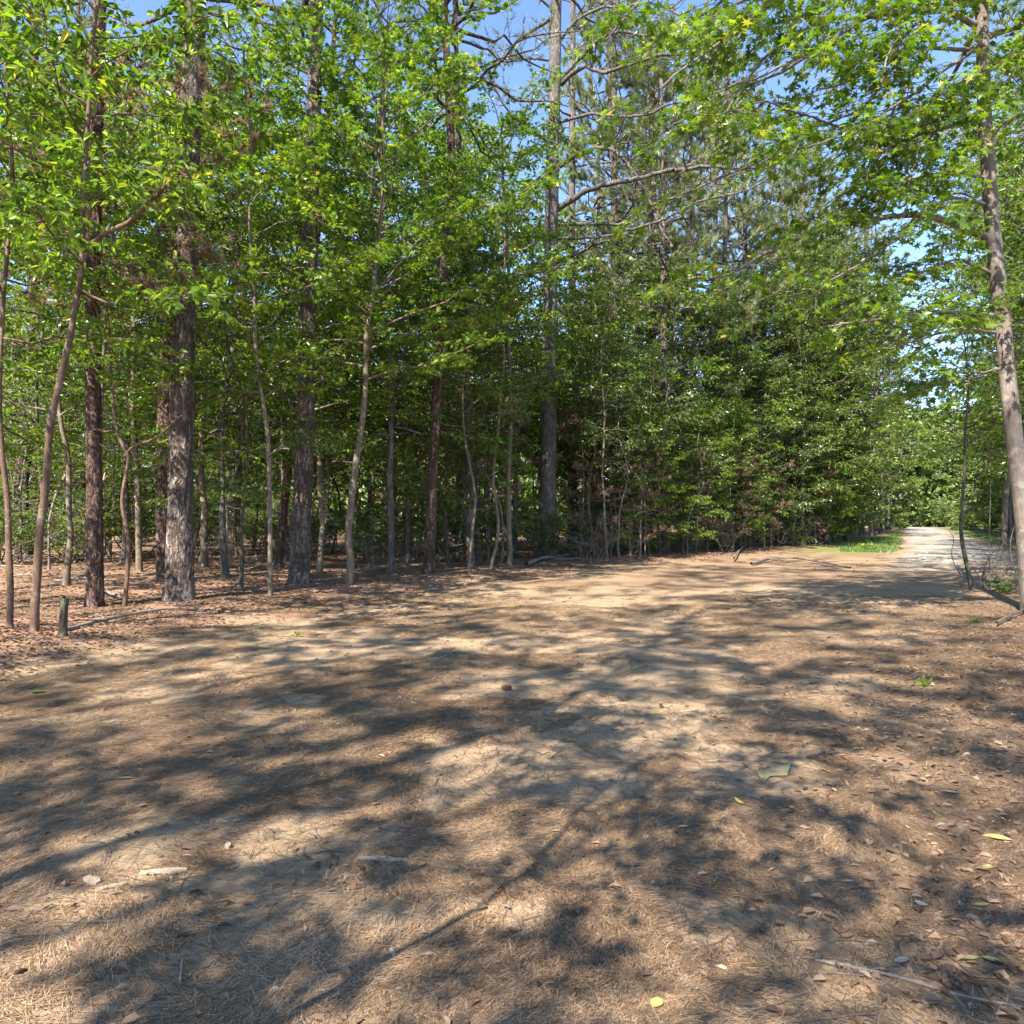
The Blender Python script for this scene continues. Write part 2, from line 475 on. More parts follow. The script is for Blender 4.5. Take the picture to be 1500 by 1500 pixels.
M = {
    'pine': bark_mat('pine_bark', (.085, .058, .044), (.215, .158, .124), (.46, .39, .335), 11, 1.7, 1., .04),
    'redpine': bark_mat('reddish_pine_bark', (.075, .042, .030), (.19, .115, .08), (.34, .25, .20), 12, 1.8, 1., .04),
    'grey': bark_mat('grey_bark', (.09, .074, .062), (.18, .152, .128), (.32, .285, .25), 20, 2.6, .6, .015),
    'gum': bark_mat('grey_brown_bark', (.078, .059, .046), (.142, .112, .088), (.25, .21, .175), 34, 3.0, .5, .012, (.34, .32, .28), vor=False),
    'tan': bark_mat('tan_smooth_bark', (.07, .050, .034), (.15, .112, .075), (.27, .215, .15), 24, 4., .4, .012, (.36, .35, .29), vor=False),
    'red': bark_mat('reddish_smooth_bark', (.05, .029, .019), (.115, .068, .043), (.21, .145, .095), 24, 4., .4, .012, (.27, .235, .18), vor=False),
    'moss': bark_mat('mossy_bark', (.06, .048, .030), (.125, .105, .066), (.22, .19, .13), 20, 4., .5, .015, (.15, .17, .07)),
    'dead': bark_mat('dead_wood', (.095, .075, .058), (.185, .152, .122), (.33, .285, .24), 40, 6., .3, .008, vor=False),
    'brush': bark_mat('brown_brush', (.085, .062, .045), (.16, .12, .088), (.27, .22, .17), 40, 8., .3, .008, vor=False),
    'twig': bark_mat('twig_bark', (.07, .052, .040), (.13, .10, .078), (.21, .17, .14), 30, 10., .2, .006, vor=False),
    'leaf': leaf_mat('bright_broad_leaf', [(.042, .082, .010), (.090, .156, .018), (.148, .228, .026), (.24, .30, .042), (.28, .25, .045)], .50, .36),
    'oak': leaf_mat('mid_green_leaf', [(.037, .067, .012), (.076, .124, .022), (.124, .182, .034), (.19, .24, .06), (.25, .20, .06)], .44, .34),
    'ever': leaf_mat('glossy_evergreen_leaf', [(.036, .066, .018), (.072, .116, .031), (.118, .170, .050), (.20, .235, .09)], .38, .28, .6),
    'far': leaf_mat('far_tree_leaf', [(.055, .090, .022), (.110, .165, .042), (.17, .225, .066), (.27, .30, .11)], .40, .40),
    'needle': leaf_mat('pine_needle', [(.080, .105, .036), (.130, .160, .060), (.190, .210, .095), (.28, .285, .16)], .30, .34),
    'brown': leaf_mat('dead_needle', [(.09, .05, .030), (.17, .10, .06), (.26, .17, .11), (.36, .27, .19)], .15, .7, .2, (1.2, 1., .8)),
    'straw': leaf_mat('fallen_needle', [(.045, .027, .016), (.155, .094, .053), (.345, .23, .138), (.58, .45, .305)], 0, .6, .25),
    'litter': leaf_mat('fallen_leaf', [(.05, .032, .021), (.14, .083, .05), (.235, .15, .094), (.35, .255, .17)], .1, .6, .25, (1.2, 1, .7)),
    'grass': leaf_mat('grass_blade', [(.035, .08, .015), (.07, .14, .025), (.12, .20, .04), (.26, .27, .09)], .35, .45),
    'chip': plain_mat('weathered_wood', [(.17, .13, .09), (.38, .30, .21)], .85, 60.),
    'paleleaf': plain_mat('pale_tan_leaf', [(.20, .165, .08), (.27, .225, .115)], .6, 20.),
    'yellow': plain_mat('yellow_leaf', [(.36, .24, .07), (.48, .36, .12)], .55, 40.),
    'olive': plain_mat('olive_leaf', [(.22, .20, .08), (.32, .29, .13)], .55, 40.),
    'white': plain_mat('bleached_leaf', [(.22, .18, .135), (.32, .275, .22)], .7, 40.),
    'cone': plain_mat('pine_cone_scale', [(.06, .032, .02), (.19, .11, .07)], .75, 60.),
    'carpaint': plain_mat('silver_paint', [(.30, .32, .35), (.36, .38, .41)], .3, 3., .3, .5),
    'glass': plain_mat('dark_glass', [(.02, .03, .04), (.03, .045, .06)], .08, 3., 0., .6),
    'rubber': plain_mat('tyre_rubber', [(.015, .015, .015), (.03, .03, .03)], .8, 20.),
    'rim': plain_mat('wheel_metal', [(.35, .35, .36), (.45, .45, .46)], .35, 20., .8),
    'pole': plain_mat('pale_pole', [(.45, .42, .37), (.62, .58, .52)], .8, 8.),
    'red_lens': plain_mat('red_lamp', [(.35, .02, .02), (.45, .03, .03)], .3, 3.),
}
GROUND = ground_mat()

# ------------------------------------------------------------------ ground sheets


def axis(lo, hi, fine_lo, fine_hi, step, grow=1.06, mx=40):
    a = list(np.arange(fine_lo, fine_hi + 1e-6, step))
    s = step
    while a[-1] < hi:
        s = min(s * grow, mx); a.append(a[-1] + s)
    s = step
    while a[0] > lo:
        s = min(s * grow, mx); a.insert(0, a[0] - s)
    return np.array(a)


gx = axis(-700, 700, -3.2, 4.2, .035, 1.03); gy = axis(-250, 1400, 1.6, 8.0, .035, 1.022)
X, Y = np.meshgrid(gx, gy)
Z = H(X, Y)
nx, ny = len(gx), len(gy)
SL, SR, RC = sdist(X, Y, EDGE_L), -sdist(X, Y, EDGE_R), np.abs(sdist(X, Y, ROAD_C))
wob = (fbm(X * .9, Y * .9, 4, 31) - .5)
rough = (fbm(X * 4, Y * 4, 3, 37) - .5)
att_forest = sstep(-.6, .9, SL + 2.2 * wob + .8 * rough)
att_leafy = np.maximum(sstep(-.5, 1.3, SR + 2.0 * wob + 1.2 * rough), sstep(11, 20, Y + 8 * wob + 3 * rough) * (.45 + .5 * sstep(-.1, .2, wob)))
att_gravel = sstep(2.6, 1.5, RC + 1.6 * wob + 1.2 * rough) * sstep(17, 29, Y + 9 * wob + 3 * rough)
gl = sstep(-3.2, -1.2, SL + wob) * 0
att_grass = sstep(.2, 1.2, -SL + 1.2 * wob + .6) * (1 - sstep(1.7, 2.6, 5.4 - RC + .5 * wob)) * sstep(30, 38, Y + 14 * wob) * (SL > -9) * .8
att_grass = np.maximum(att_grass, sstep(2.2, 3.2, RC + .5 * wob) * sstep(29, 36, Y + 10 * wob) * .8 * sstep(2.0, .5, SL + wob) * sstep(7.5, 6.0, RC + wob) * (1 - .55 * sstep(.52, .7, wob + .5)))
flat = lambda a: a.ravel()
idx = np.arange(nx * ny).reshape(ny, nx)
quads = np.stack([idx[:-1, :-1], idx[:-1, 1:], idx[1:, 1:], idx[1:, :-1]], -1).reshape(-1, 4)
cen = lambda a: ((a[:-1, :-1] + a[:-1, 1:] + a[1:, 1:] + a[1:, :-1]) / 4).ravel()
zone = np.zeros(len(quads), int)
onroad = (cen(SL) < 0) & (cen(SR) < 0)
zone[onroad] = 1
zone[(cen(att_gravel) > .5)] = 2
VG = np.stack([flat(X), flat(Y), flat(Z)], 1)
ATT = {'forest': flat(att_forest), 'leafy': flat(att_leafy), 'gravel': flat(att_gravel), 'grass': flat(att_grass)}
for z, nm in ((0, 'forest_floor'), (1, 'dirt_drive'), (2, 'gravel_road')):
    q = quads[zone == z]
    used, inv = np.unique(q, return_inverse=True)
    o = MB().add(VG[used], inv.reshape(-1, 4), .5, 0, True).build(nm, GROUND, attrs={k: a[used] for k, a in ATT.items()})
    o['kind'] = 'structure'

# ------------------------------------------------------------------ tree kinds
UP = np.array([0, 0, 1.])


def limbs_from(path, rad, h0, h1, nb, L, el=(.2, .7), prof='round', az0=None, bend=.0, wig=.05, S=8, azr=None):
    """limb paths leaving the trunk between heights h0..h1 above its base"""
    h = path[:, 2] - path[0, 2]
    t = (np.arange(nb) + R.random(nb)) / nb
    hh = h0 + (h1 - h0) * t
    p = np.stack([np.interp(hh, h, path[:, k]) for k in range(3)], 1)
    r = np.interp(hh, h, rad)
    az = (az0 if az0 is not None else R.random() * TAU) + np.arange(nb) * 2.39996 + R.normal(0, .3, nb)
    if azr is not None: az = R.uniform(azr[0], azr[1], nb)
    if prof == 'round': ln = L * (.45 + .75 * np.sin(np.clip(t * .85 + .12, 0, 1) * math.pi))
    elif prof == 'cone': ln = L * (1.05 - .75 * t)
    else: ln = L * np.ones(nb)
    ln = ln * R.uniform(.7, 1.2, nb)
    e = el[0] + (el[1] - el[0]) * t + R.normal(0, .12, nb)
    b = branches(p, az, e, ln, S, bend, wig)
    rr = np.minimum(r[:, None] * .55, .012 * ln[:, None] + .006) * np.linspace(1, .25, S)[None]
    return b, rr


def trunk_path(pts, n, wig=.0, seed=0):
    p = resample(pts, n)
    if wig:
        z = p[:, 2]
        p = p.copy()
        p[:, 0] += wig * (fbm(z * .7 + seed, z * 0 + 3.3, 2, seed) - .5)
        p[:, 1] += wig * (fbm(z * .7 + seed, z * 0 + 8.3, 2, seed + 4) - .5)
    return p


def broad_tree(root, pts, r0, r1, bark, leafm, h0, h1, nb, L, T, tl, K, lL, lW, shape='oval', sides=12, relief=0., el=(.15, .8), prof='round',
               bend=-.05, wig=.07, twig_r=.005, azr=None, flare=.35, rows=None, hang=.25, extra=None, seed=1, up=.15, bare=0):
    """trunk with limbs, and a crown of twigs and leaves, as two parts of root"""
    base = np.array(root.location)
    tp = trunk_path(pts, rows or 60, .0 if relief else .18, seed)
    rad = r0 + (r1 - r0) * np.linspace(0, 1, len(tp)) ** .8
    tb = MB(); trunk_mesh(tb, tp, rad, sides, relief, flare=flare, seed=seed)
    lp, lr = limbs_from(tp, rad, h0, h1, nb, L, el, prof, bend=bend, wig=wig, azr=azr)
    tb.add(*tubes(lp, lr, 6), smooth=True)
    if bare:
        dp, dr = limbs_from(tp, rad, .7, max(h0 * 1.3, 2.5), bare, .9, (-.1, .9), 'flat', wig=.22, S=7)
        tb.add(*tubes(dp, np.maximum(dr * .8, .005), 4), smooth=True)
        dt = twig_sprays(dp, 4, .45, t0=.3, S=4, up=.1)
        tb.add(*tubes(dt, np.linspace(.006, .003, 4)[None].repeat(len(dt), 0), 3), smooth=True)
    tb.build('trunk', M[bark], root, base)
    if extra is not None: lp = np.concatenate([lp, extra])
    cb = MB()
    tw = twig_sprays(lp, T, tl, up=up)
    cb.add(*tubes(tw, np.linspace(twig_r, twig_r * .4, tw.shape[1])[None].repeat(len(tw), 0), 3), mat=1)
    t2 = np.concatenate([twig_sprays(tw, 4, tl * .6, t0=.25, up=.1), tw[:, [-2, -2, -1, -1]] * np.array([.5, .5, .5, .5])[:, None] + tw[:, [-2, -1, -2, -1]] * .5])
    leaf_on(cb, t2, K, lL, lW, shape, 0, hang=hang)
    cb.build('crown', [M[leafm], M['twig']], root, base)
    return tp, rad


def pine_tree(root, pts, r0, r1, bark, h0, h1, nb, L, T=9, tl=.9, per=4, K=14, nL=.22, nW=.012, sides=16, relief=0., rows=80, leafm='needle', el=(-.05, .6),
              prof='cone', spread=.75, seed=1, stubs=8, flare=.5, cell=.075, dead=0):
    base = np.array(root.location)
    tp = trunk_path(pts, rows)
    hz = tp[:, 2] - tp[0, 2]
    rad = r0 + (r1 - r0) * (hz / hz[-1]) ** .9
    tb = MB(); trunk_mesh(tb, tp, rad, sides, relief, flare=flare, seed=seed, cell=cell)
    lp, lr = limbs_from(tp, rad, h0, h1, nb, L, el, prof, bend=.12, wig=.10)
    tb.add(*tubes(lp, lr * 1.2, 6), smooth=True)
    if stubs:
        sp, sr = limbs_from(tp, rad, 2.0, h0, stubs, .5, (-.2, .4), 'flat', wig=.05, S=5)
        tb.add(*tubes(sp, np.maximum(sr, .008), 5), smooth=True)
    if dead:
        dp, dr = limbs_from(tp, rad, h0 * .45, h0, dead, L * .7, (-.1, .5), 'flat', wig=.12, S=7, bend=.05)
        tb.add(*tubes(dp, dr, 5), smooth=True)
        dt = twig_sprays(dp, 7, .7, up=0.1)
        tb.add(*tubes(dt, np.linspace(.008, .004, dt.shape[1])[None].repeat(len(dt), 0), 3), smooth=True)
    tb.build('trunk', M[bark], root, base)
    cb = MB()
    tw = twig_sprays(lp, T, tl, t0=.35, up=.3, droop=.15)
    cb.add(*tubes(tw, np.linspace(.010, .005, tw.shape[1])[None].repeat(len(tw), 0), 3), mat=1)
    t = np.linspace(.4, 1, per)[None] + R.uniform(-.06, .06, (len(tw), per))
    p, tg = along(tw, np.clip(t, 0, 1))
    tufts(cb, p.reshape(-1, 3), (tg + np.array([0, 0, .25])).reshape(-1, 3), K, nL, nW, spread)
    cb.build('crown', [M[leafm], M['twig']], root, base)
    return tp, rad


def at_px(base, pts, toph=None):
    """photo path of a trunk standing at a ground point -> world polyline, carried on to height toph"""
    b = G(*base); d = b[1]
    out = [b - np.array([0, 0, .12])]
    for (px, py) in pts: out.append(P(px, py, d))
    if toph:
        last, prev = out[-1], out[-2]
        if last[2] < toph:
            k = (toph - last[2]); s = (last - prev) / max(last[2] - prev[2], .3)
            s[:2] = np.clip(s[:2], -.12, .12)
            out.append(last + np.array([s[0] * k * .7, R.normal(0, .3), k]))
    return b, out


EXEC_TREES = True
# ---- front pines on the left -------------------------------------------------------------
def front_pine(base, pts, w0, w1, toph, label, bark='pine', name='pine_tree', h0=12.5, relief=.013, nb=26, L=4.0, cat='pine tree', **kw):
    b, pl = at_px(base, pts, toph)
    d = b[1]
    root = empty(name, b, label, cat)
    r0 = .84 * w0 * d / F / 2; r1 = .86 * w1 * d / F / 2
    pine_tree(root, pl, r0, r1 * .55, bark, h0, toph - .4, nb, L, sides=44, **({} if 'K' in kw else {'K': 10}), rows=int(toph / .05), relief=relief, seed=int(base[0]), **kw)
    return root


front_pine((263, 886), [(265, 700), (269, 450), (280, 150), (287, 0)], 44, 40, 23, 'thickest front pine with rugged plated bark, rising just left of a thin crooked sapling fork')
front_pine((243, 858), [(241, 700), (248, 450), (262, 250)], 30, 26, 22, 'dark pine trunk half hidden right behind the thickest front pine', 'redpine')
front_pine((139, 892), [(138, 700), (136, 450), (140, 230), (144, 100)], 28, 20, 20, 'straight reddish pine with sunlit left edge, between the reddish forked sapling and the thickest pine', 'redpine')
front_pine((437, 861), [(447, 640), (451, 450), (460, 150), (464, 0)], 34, 27, 22, 'dark pine with deeply cracked bark and grey upper trunk, behind the thin pale bent sapling', 'pine')
front_pine((408, 838), [(414, 760), (428, 640), (445, 520), (462, 380)], 16, 11, 17, 'slim leaning trunk crossing behind the dark cracked pine', 'redpine', relief=.006)
front_pine((627, 847), [(634, 700), (643, 500), (650, 380), (662, 270), (657, 130), (651, 0)], 20, 14, 21, 'slender dark pine leaning slightly right, standing alone near the middle of the wood edge', 'redpine', relief=.008)
front_pine((689, 837), [(688, 740), (684, 600), (684, 450), (679, 380), (672, 200)], 15, 11, 20, 'slim pine with pale sunlit patches, just right of the slender dark leaning pine', 'pine', relief=.007)
front_pine((38, 822), [(30, 720), (45, 600), (50, 450), (48, 300)], 26, 20, 22, 'pine at the left rim with white sunlit bark near its foot, behind the saplings', 'redpine', relief=.014)
mroot = front_pine((802, 822), [(803, 700), (806, 450), (809, 250), (813, 100), (815, 0)], 30, 24, 30, 'tall grey pine against blue sky with long arching bare limbs', 'grey', h0=19., relief=.012, nb=24, L=4., K=12, nL=.26, nW=.018)
front_pine((838, 806), [(839, 650), (838, 450), (838, 250), (839, 60)], 17, 13, 32, 'slimmer grey pine standing close behind the tall pine with arching limbs', 'grey', h0=20., relief=.01, nb=22, L=3.6, K=12, nL=.26, nW=.02)

# explicit limbs of the tall grey pine
def limb(root, px, d0, d1, w0, w1, name='branch', bark='grey', sides=8, side=0):
    ds = np.linspace(d0, d1, len(px))
    pts = np.array([P(x, y, d) for (x, y), d in zip(px, ds)])
    p = resample(pts, 6 * len(px))
    kk = np.cumsum(R.normal(0, .009 * d0 / 10, p.shape), 0)
    kk = kk - np.linspace(0, 1, len(p))[:, None] * kk[-1] * .6
    p = p + kk * np.minimum(np.arange(len(p)) / 4, 1)[:, None]
    r = np.linspace(w0 * d0, w1 * d1, len(p)) / F / 2 * (1 + R.normal(0, .05, len(p)))
    mb_ = MB().add(*tubes(p[None], r[None], sides), smooth=True)
    if side:
        ln = np.linalg.norm(p[-1] - p[0])
        t1 = twig_sprays(p[None], side, ln * .28, t0=.2, S=7, up=.25, droop=.1, flat=.5)
        t1 = t1 + np.cumsum(R.normal(0, ln * .006, t1.shape), 1) * (np.arange(7) > 0)[None, :, None]
        mb_.add(*tubes(t1, np.linspace(w1 * d1, w1 * d1 * .35, 7)[None].repeat(len(t1), 0) / F / 2.4, 5), smooth=True)
        t2_ = twig_sprays(t1, 6, ln * .10, t0=.25, S=5, up=.2, flat=.5)
        mb_.add(*tubes(t2_, np.linspace(w1 * d1 * .35, w1 * d1 * .2, 5)[None].repeat(len(t2_), 0) / F / 2, 3), smooth=True)
    mb_.build(name, M[bark], root, np.array(root.location))
    return p


mp = []
for px, d1, w0, w1 in [([(816, 306), (867, 277), (927, 260), (977, 245), (1040, 238), (1110, 238)], 22, 10, 4),
                       ([(820, 244), (840, 228), (870, 221), (900, 225), (925, 255), (960, 310), (985, 365)], 24, 8, 4),
                       ([(822, 118), (850, 84), (880, 60), (920, 48), (960, 62), (990, 76)], 24, 7, 3),
                       ([(822, 124), (850, 97), (882, 106), (925, 94), (1000, 78), (1060, 84)], 22, 8, 3),
                       ([(812, 330), (870, 330), (920, 328), (960, 300), (1000, 285), (1060, 258)], 23, 7, 3),
                       ([(812, 388), (850, 372), (880, 355)], 24, 6, 4),
                       ([(800, 392), (750, 415), (700, 440), (672, 458)], 24, 6, 2),
                       ([(818, 60), (860, 20), (920, 10), (980, 20), (1040, 50)], 23, 6, 2),
                       ([(815, 180), (870, 165), (940, 170), (1000, 150), (1070, 165)], 22, 6, 2),
                       ([(812, 350), (880, 345), (950, 322), (1020, 290), (1090, 275), (1150, 250)], 21, 6, 2),
                       ([(818, 20), (780, -10), (740, -20), (700, 10)], 25, 5, 2),
                       ([(812, 210), (770, 190), (735, 150), (715, 100)], 25, 6, 2),
                       ([(804, 88), (770, 87), (740, 92)], 26, 5, 2)]:
    mp.append(limb(mroot, px, 26, d1, w0 * .85, w1, side=9))
cb = MB()
bp = np.stack([resample(p, 8) for p in mp])
tw = twig_sprays(bp, 10, 1.2, t0=.3, up=.3, droop=.1)
cb.add(*tubes(tw, np.linspace(.014, .006, tw.shape[1])[None].repeat(len(tw), 0), 3), mat=1)
sel = R.random(len(tw)) < .6
t = np.linspace(.5, 1, 3)[None] + R.uniform(-.06, .06, (sel.sum(), 3))
p, tg = along(tw[sel], np.clip(t, 0, 1))
tufts(cb, p.reshape(-1, 3), (tg + np.array([0, 0, .2])).reshape(-1, 3), 14, .26, .018, .8)
cb.build('lower_crown', [M['needle'], M['twig']], mroot, np.array(mroot.location))

# ---- saplings at the wood edge -------------------------------------------------------------
def sapling(base, pts, w0, w1, toph, label, bark='tan', leafm='leaf', h0=3., nb=16, L=1.6, T=9, tl=.6, K=5, lL=.11, lW=.055, shape='oval', forks=(), name='sapling', **kw):
    b, pl = at_px(base, pts, toph)
    d = b[1]
    root = empty(name, b, label, 'sapling')
    ex = []
    for px, dd, a, c in forks:
        p = limb(root, px, d, d + dd, a, c, 'branch', bark)
        ex.append(resample(p[len(p) // 3:], 8))
    h1 = toph - .3
    broad_tree(root, pl, .85 * w0 * d / F / 2, .85 * w1 * d / F / 2 * .6, bark, leafm, h0, h1, int(nb * 1.5), L * 1.25, T, tl, K, lL * 1.1, lW * 1.15, shape, rows=70,
               extra=np.stack(ex) if ex and kw.pop('leafy_forks', True) else None, seed=int(base[0]) + 3, **kw)
    return root


sapling((14, 930), [(4, 600), (8, 450), (11, 350), (15, 200)], 11, 8, 8.6, 'thin reddish sapling cut by the left rim of the wood edge', 'red', 'leaf', h0=3.4, nb=13, L=1.6, K=4, lL=.13, lW=.055)
sapling((50, 935), [(63, 780), (76, 640), (93, 550), (108, 450), (118, 368), (128, 250), (136, 180)], 15, 8, 8.6, 'reddish forked sapling leaning right, with one long limb slanting up across the pines', 'red', 'leaf', h0=4.6, nb=12, L=1.6, K=4, lL=.14, lW=.058,
        forks=[([(120, 365), (150, 345), (188, 322), (228, 287), (262, 256)], -.8, 9, 4), ([(112, 420), (160, 445), (200, 440), (300, 442)], -.5, 4, 2)])
sapling((181, 893), [(184, 800), (175, 738), (182, 690), (184, 668), (171, 640), (166, 605), (163, 540), (157, 470), (149, 400)], 8, 4, 8.0, 'thin crooked sapling forking low into two pale bare arms', 'red', 'leaf', h0=4., nb=10, L=1.2,
        forks=[([(183, 668), (200, 652), (232, 637), (268, 611)], -.4, 5, 2), ([(172, 630), (158, 634), (140, 632), (120, 627)], -.3, 4, 2)], leafy_forks=False)
sapling((205, 845), [(200, 720), (194, 600), (195, 450), (190, 330)], 11, 8, 12.5, 'slim dark sapling standing between the straight reddish pine and the thickest pine', 'tan', 'leaf', h0=4., nb=18, L=2.2, T=10)
sapling((394, 878), [(393, 780), (392, 690), (388, 610), (380, 520), (371, 440), (366, 340)], 9, 6, 10.5, 'thin pale bent sapling in front of the dark cracked pine', 'tan', 'leaf', h0=3.6, nb=18, L=2.0, shape='star', lL=.12, K=6,
        forks=[([(394, 668), (405, 662), (424, 658)], -.2, 4, 2)], leafy_forks=False)
sapling((507, 864), [(517, 750), (530, 620), (538, 500), (549, 420), (556, 320)], 13, 8, 11.5, 'smooth tan young tree, evenly sunlit, leaning right at the middle left of the wood edge', 'tan', 'leaf', h0=4.4, nb=24, L=2.9, T=11, tl=.7, shape='star', lL=.13, K=6)
sapling((747, 836), [(746, 720), (748, 600), (745, 470), (742, 380)], 9, 7, 13, 'thin straight pole sapling just left of the tall grey pine', 'tan', 'leaf', h0=6, nb=16, L=2.2, shape='star', lL=.13, K=5)
sapling((716, 842), [(728, 780), (722, 700), (733, 620), (736, 540)], 6, 4, 9, 'wavy thin stem beside the pole sapling left of the tall pine', 'tan', 'ever', h0=3.5, nb=10, L=1.4, K=6)

# ---- the big tree at the right rim with star leaves ------------------------------------------
b, pl = at_px((1513, 905), [(1500, 760), (1481, 600), (1469, 480), (1456, 350), (1443, 180), (1437, 0)], 15)
q = empty('sweetgum_tree', b, 'leaning grey-brown tree at the right rim whose long limbs carry star-shaped leaves over the drive', 'tree')
d = b[1]
tp = trunk_path(pl, 300)
hz = tp[:, 2] - tp[0, 2]
rad = np.interp(hz, [0, 2, 9, 15], np.array([26, 23, 17, 10]) * d / F / 2)
tb = MB(); trunk_mesh(tb, tp, rad, 40, .004, cell=.03, asp=4.5, flare=.3, seed=5); tb.build('trunk', M['gum'], q, b)
qb = []
for px, d1, w0, w1 in [([(1443, 347), (1400, 330), (1340, 316), (1290, 320), (1200, 340), (1130, 372), (1060, 405), (1005, 415)], 9.2, 10, 3),
                       ([(1428, 36), (1380, 18), (1310, 20), (1240, 25), (1160, 22), (1080, 40)], 9.0, 9, 3),
                       ([(1431, 175), (1390, 182), (1330, 200), (1300, 216), (1250, 270), (1195, 318)], 9.6, 6, 2),
                       ([(1430, 72), (1370, 71), (1330, 79), (1290, 120), (1262, 160), (1180, 195), (1110, 240), (1040, 268)], 9.0, 6, 2.5),
                       ([(1458, 462), (1400, 454), (1350, 455), (1290, 466), (1200, 473)], 9.4, 7, 2.5),
                       ([(1458, 487), (1400, 487), (1350, 501), (1300, 515)], 9.8, 5, 2),
                       ([(1436, 20), (1390, -40), (1300, -60), (1180, -30), (1060, 20), (990, 70)], 8.4, 9, 3),
                       ([(1438, -20), (1380, -90), (1280, -110), (1150, -60), (1020, 30)], 9.6, 9, 3),
                       ([(1436, 60), (1400, 90), (1330, 140), (1260, 190), (1180, 215)], 8.2, 6, 2),
                       ([(1450, 98), (1478, 86), (1520, 80), (1570, 60)], 10.5, 6, 2),
                       ([(1460, 420), (1500, 430), (1560, 410)], 10.5, 6, 2),
                       ([(1445, 262), (1400, 250), (1350, 262), (1300, 290), (1270, 300)], 10.2, 5, 2),
                       ([(1450, 400), (1410, 380), (1370, 385), (1330, 400), (1290, 430)], 10.4, 5, 2),
                       ([(1436, 120), (1400, 128), (1360, 150), (1330, 190)], 10.0, 5, 2),
                       ([(1465, 540), (1430, 545), (1390, 560), (1350, 570)], 11.6, 4, 2),
                       ([(1437, -60), (1380, -60), (1300, 0), (1210, 60), (1120, 110), (1040, 140)], 8.0, 8, 2.5),
                       ([(1437, -120), (1350, -130), (1240, -70), (1130, 0), (1030, 70), (960, 130)], 7.6, 8, 2.5),
                       ([(1437, -180), (1340, -190), (1200, -140), (1080, -60), (980, 10)], 8.6, 8, 2.5),
                       ([(1437, -40), (1390, -20), (1330, 50), (1260, 110), (1200, 130)], 9.4, 6, 2.5),
                       ([(1437, -90), (1400, -80), (1350, -20), (1310, 60), (1290, 120)], 8.8, 6, 2.5),
                       ([(1440, 100), (1390, 160), (1350, 230), (1330, 280)], 9.6, 5, 2),
                       ([(1440, 130), (1380, 168), (1300, 190), (1210, 182), (1120, 152), (1040, 172)], 8.2, 6, 2),
                       ([(1437, -140), (1330, -90), (1220, 20), (1120, 90), (1050, 190), (1000, 250)], 8.0, 7, 2),
                       ([(1446, 300), (1390, 290), (1320, 340), (1240, 400), (1160, 432)], 8.8, 5, 2),
                       ([(1437, -70), (1385, 30), (1335, 110), (1295, 190), (1270, 265)], 9.2, 5, 2),
                       ([(1437, -200), (1300, -160), (1120, -100), (960, -20), (880, 60)], 8.2, 7, 2),
                       ([(1438, -30), (1480, -40), (1540, 20)], 10.2, 5, 2),
                       ([(1440, 240), (1480, 180), (1540, 160)], 12, 6, 2)]:
    qb.append(limb(q, px, d, d1, w0, w1, bark='gum'))
bp = np.stack([resample(p, 9) for p in qb])
cb = MB()
# secondary boughs, then twigs, then star leaves
sb = twig_sprays(bp, 15, 1.25, t0=.16, S=6, up=.10, droop=-.08, flat=.28, taper=.35)
cb.add(*tubes(sb, np.linspace(.007, .003, 6)[None].repeat(len(sb), 0), 4), mat=1)
keep = R.random(len(sb)) < .8
tw = twig_sprays(sb[keep], 8, .34, t0=.2, S=4, up=.05)
cb.add(*tubes(tw, np.linspace(.003, .0015, 4)[None].repeat(len(tw), 0), 3), mat=1)
leaf_on(cb, tw, 5, .135, .1, 'star', 0, hang=.35, flatn=.45)
up_, ur_ = limbs_from(tp, rad, 8.8, 14.6, 26, 4.8, (.0, .8), bend=-.05)
cb.add(*tubes(up_, ur_, 5), mat=1)
u2 = twig_sprays(up_, 9, .9, up=.1); u3 = twig_sprays(u2, 5, .4)
leaf_on(cb, u3, 5, .13, .1, 'oval', 0)
cb.build('crown', [M['leaf'], M['twig']], q, b)

# ---- thin sapling and vines by the right tree ----------------------------------------------------
sapling((1421, 868), [(1413, 810), (1412, 760), (1414, 640), (1415, 520)], 8, 3, 5.6, 'slender dark sapling with a crooked foot, left of the leaning right rim tree', 'moss', 'leaf', h0=2.6, nb=7, L=.9, T=5, K=4, lL=.10, lW=.05,
        forks=[([(1415, 752), (1424, 720), (1436, 692), (1440, 672)], .3, 3, 1.5), ([(1414, 750), (1435, 748), (1456, 746)], .2, 3, 1.2)], leafy_forks=False)
for i, (px, lab) in enumerate([([(1408, 842), (1398, 826), (1394, 810), (1397, 790), (1390, 776)], 'thin dark bare stem curving up just left of the crooked-foot sapling'),
                               ([(1478, 866), (1490, 850), (1482, 820), (1480, 795), (1486, 770)], 'wiry dark vine bowing beside the foot of the right rim tree'),
                               ([(1440, 862), (1441, 835), (1452, 812), (1466, 800)], 'thin dark stem arching right between the crooked sapling and the right rim tree'),
                               ([(1450, 864), (1450, 830), (1449, 790), (1451, 720), (1450, 640)], 'hair-thin straight vine hanging between crooked sapling and right rim tree')]):
    d = gd(px[0][1])
    pts = np.array([P(x, y, d) for x, y in px]); pts[0] = G(*px[0]) - np.array([0, 0, .03])
    p = resample(pts, 24)
    tag(MB().add(*tubes(p[None], np.linspace(.014, .006, 24)[None], 6), smooth=True).build('vine', M['twig'], origin=G(*px[0])), lab, 'vine', 'wiry stems by the right rim tree')

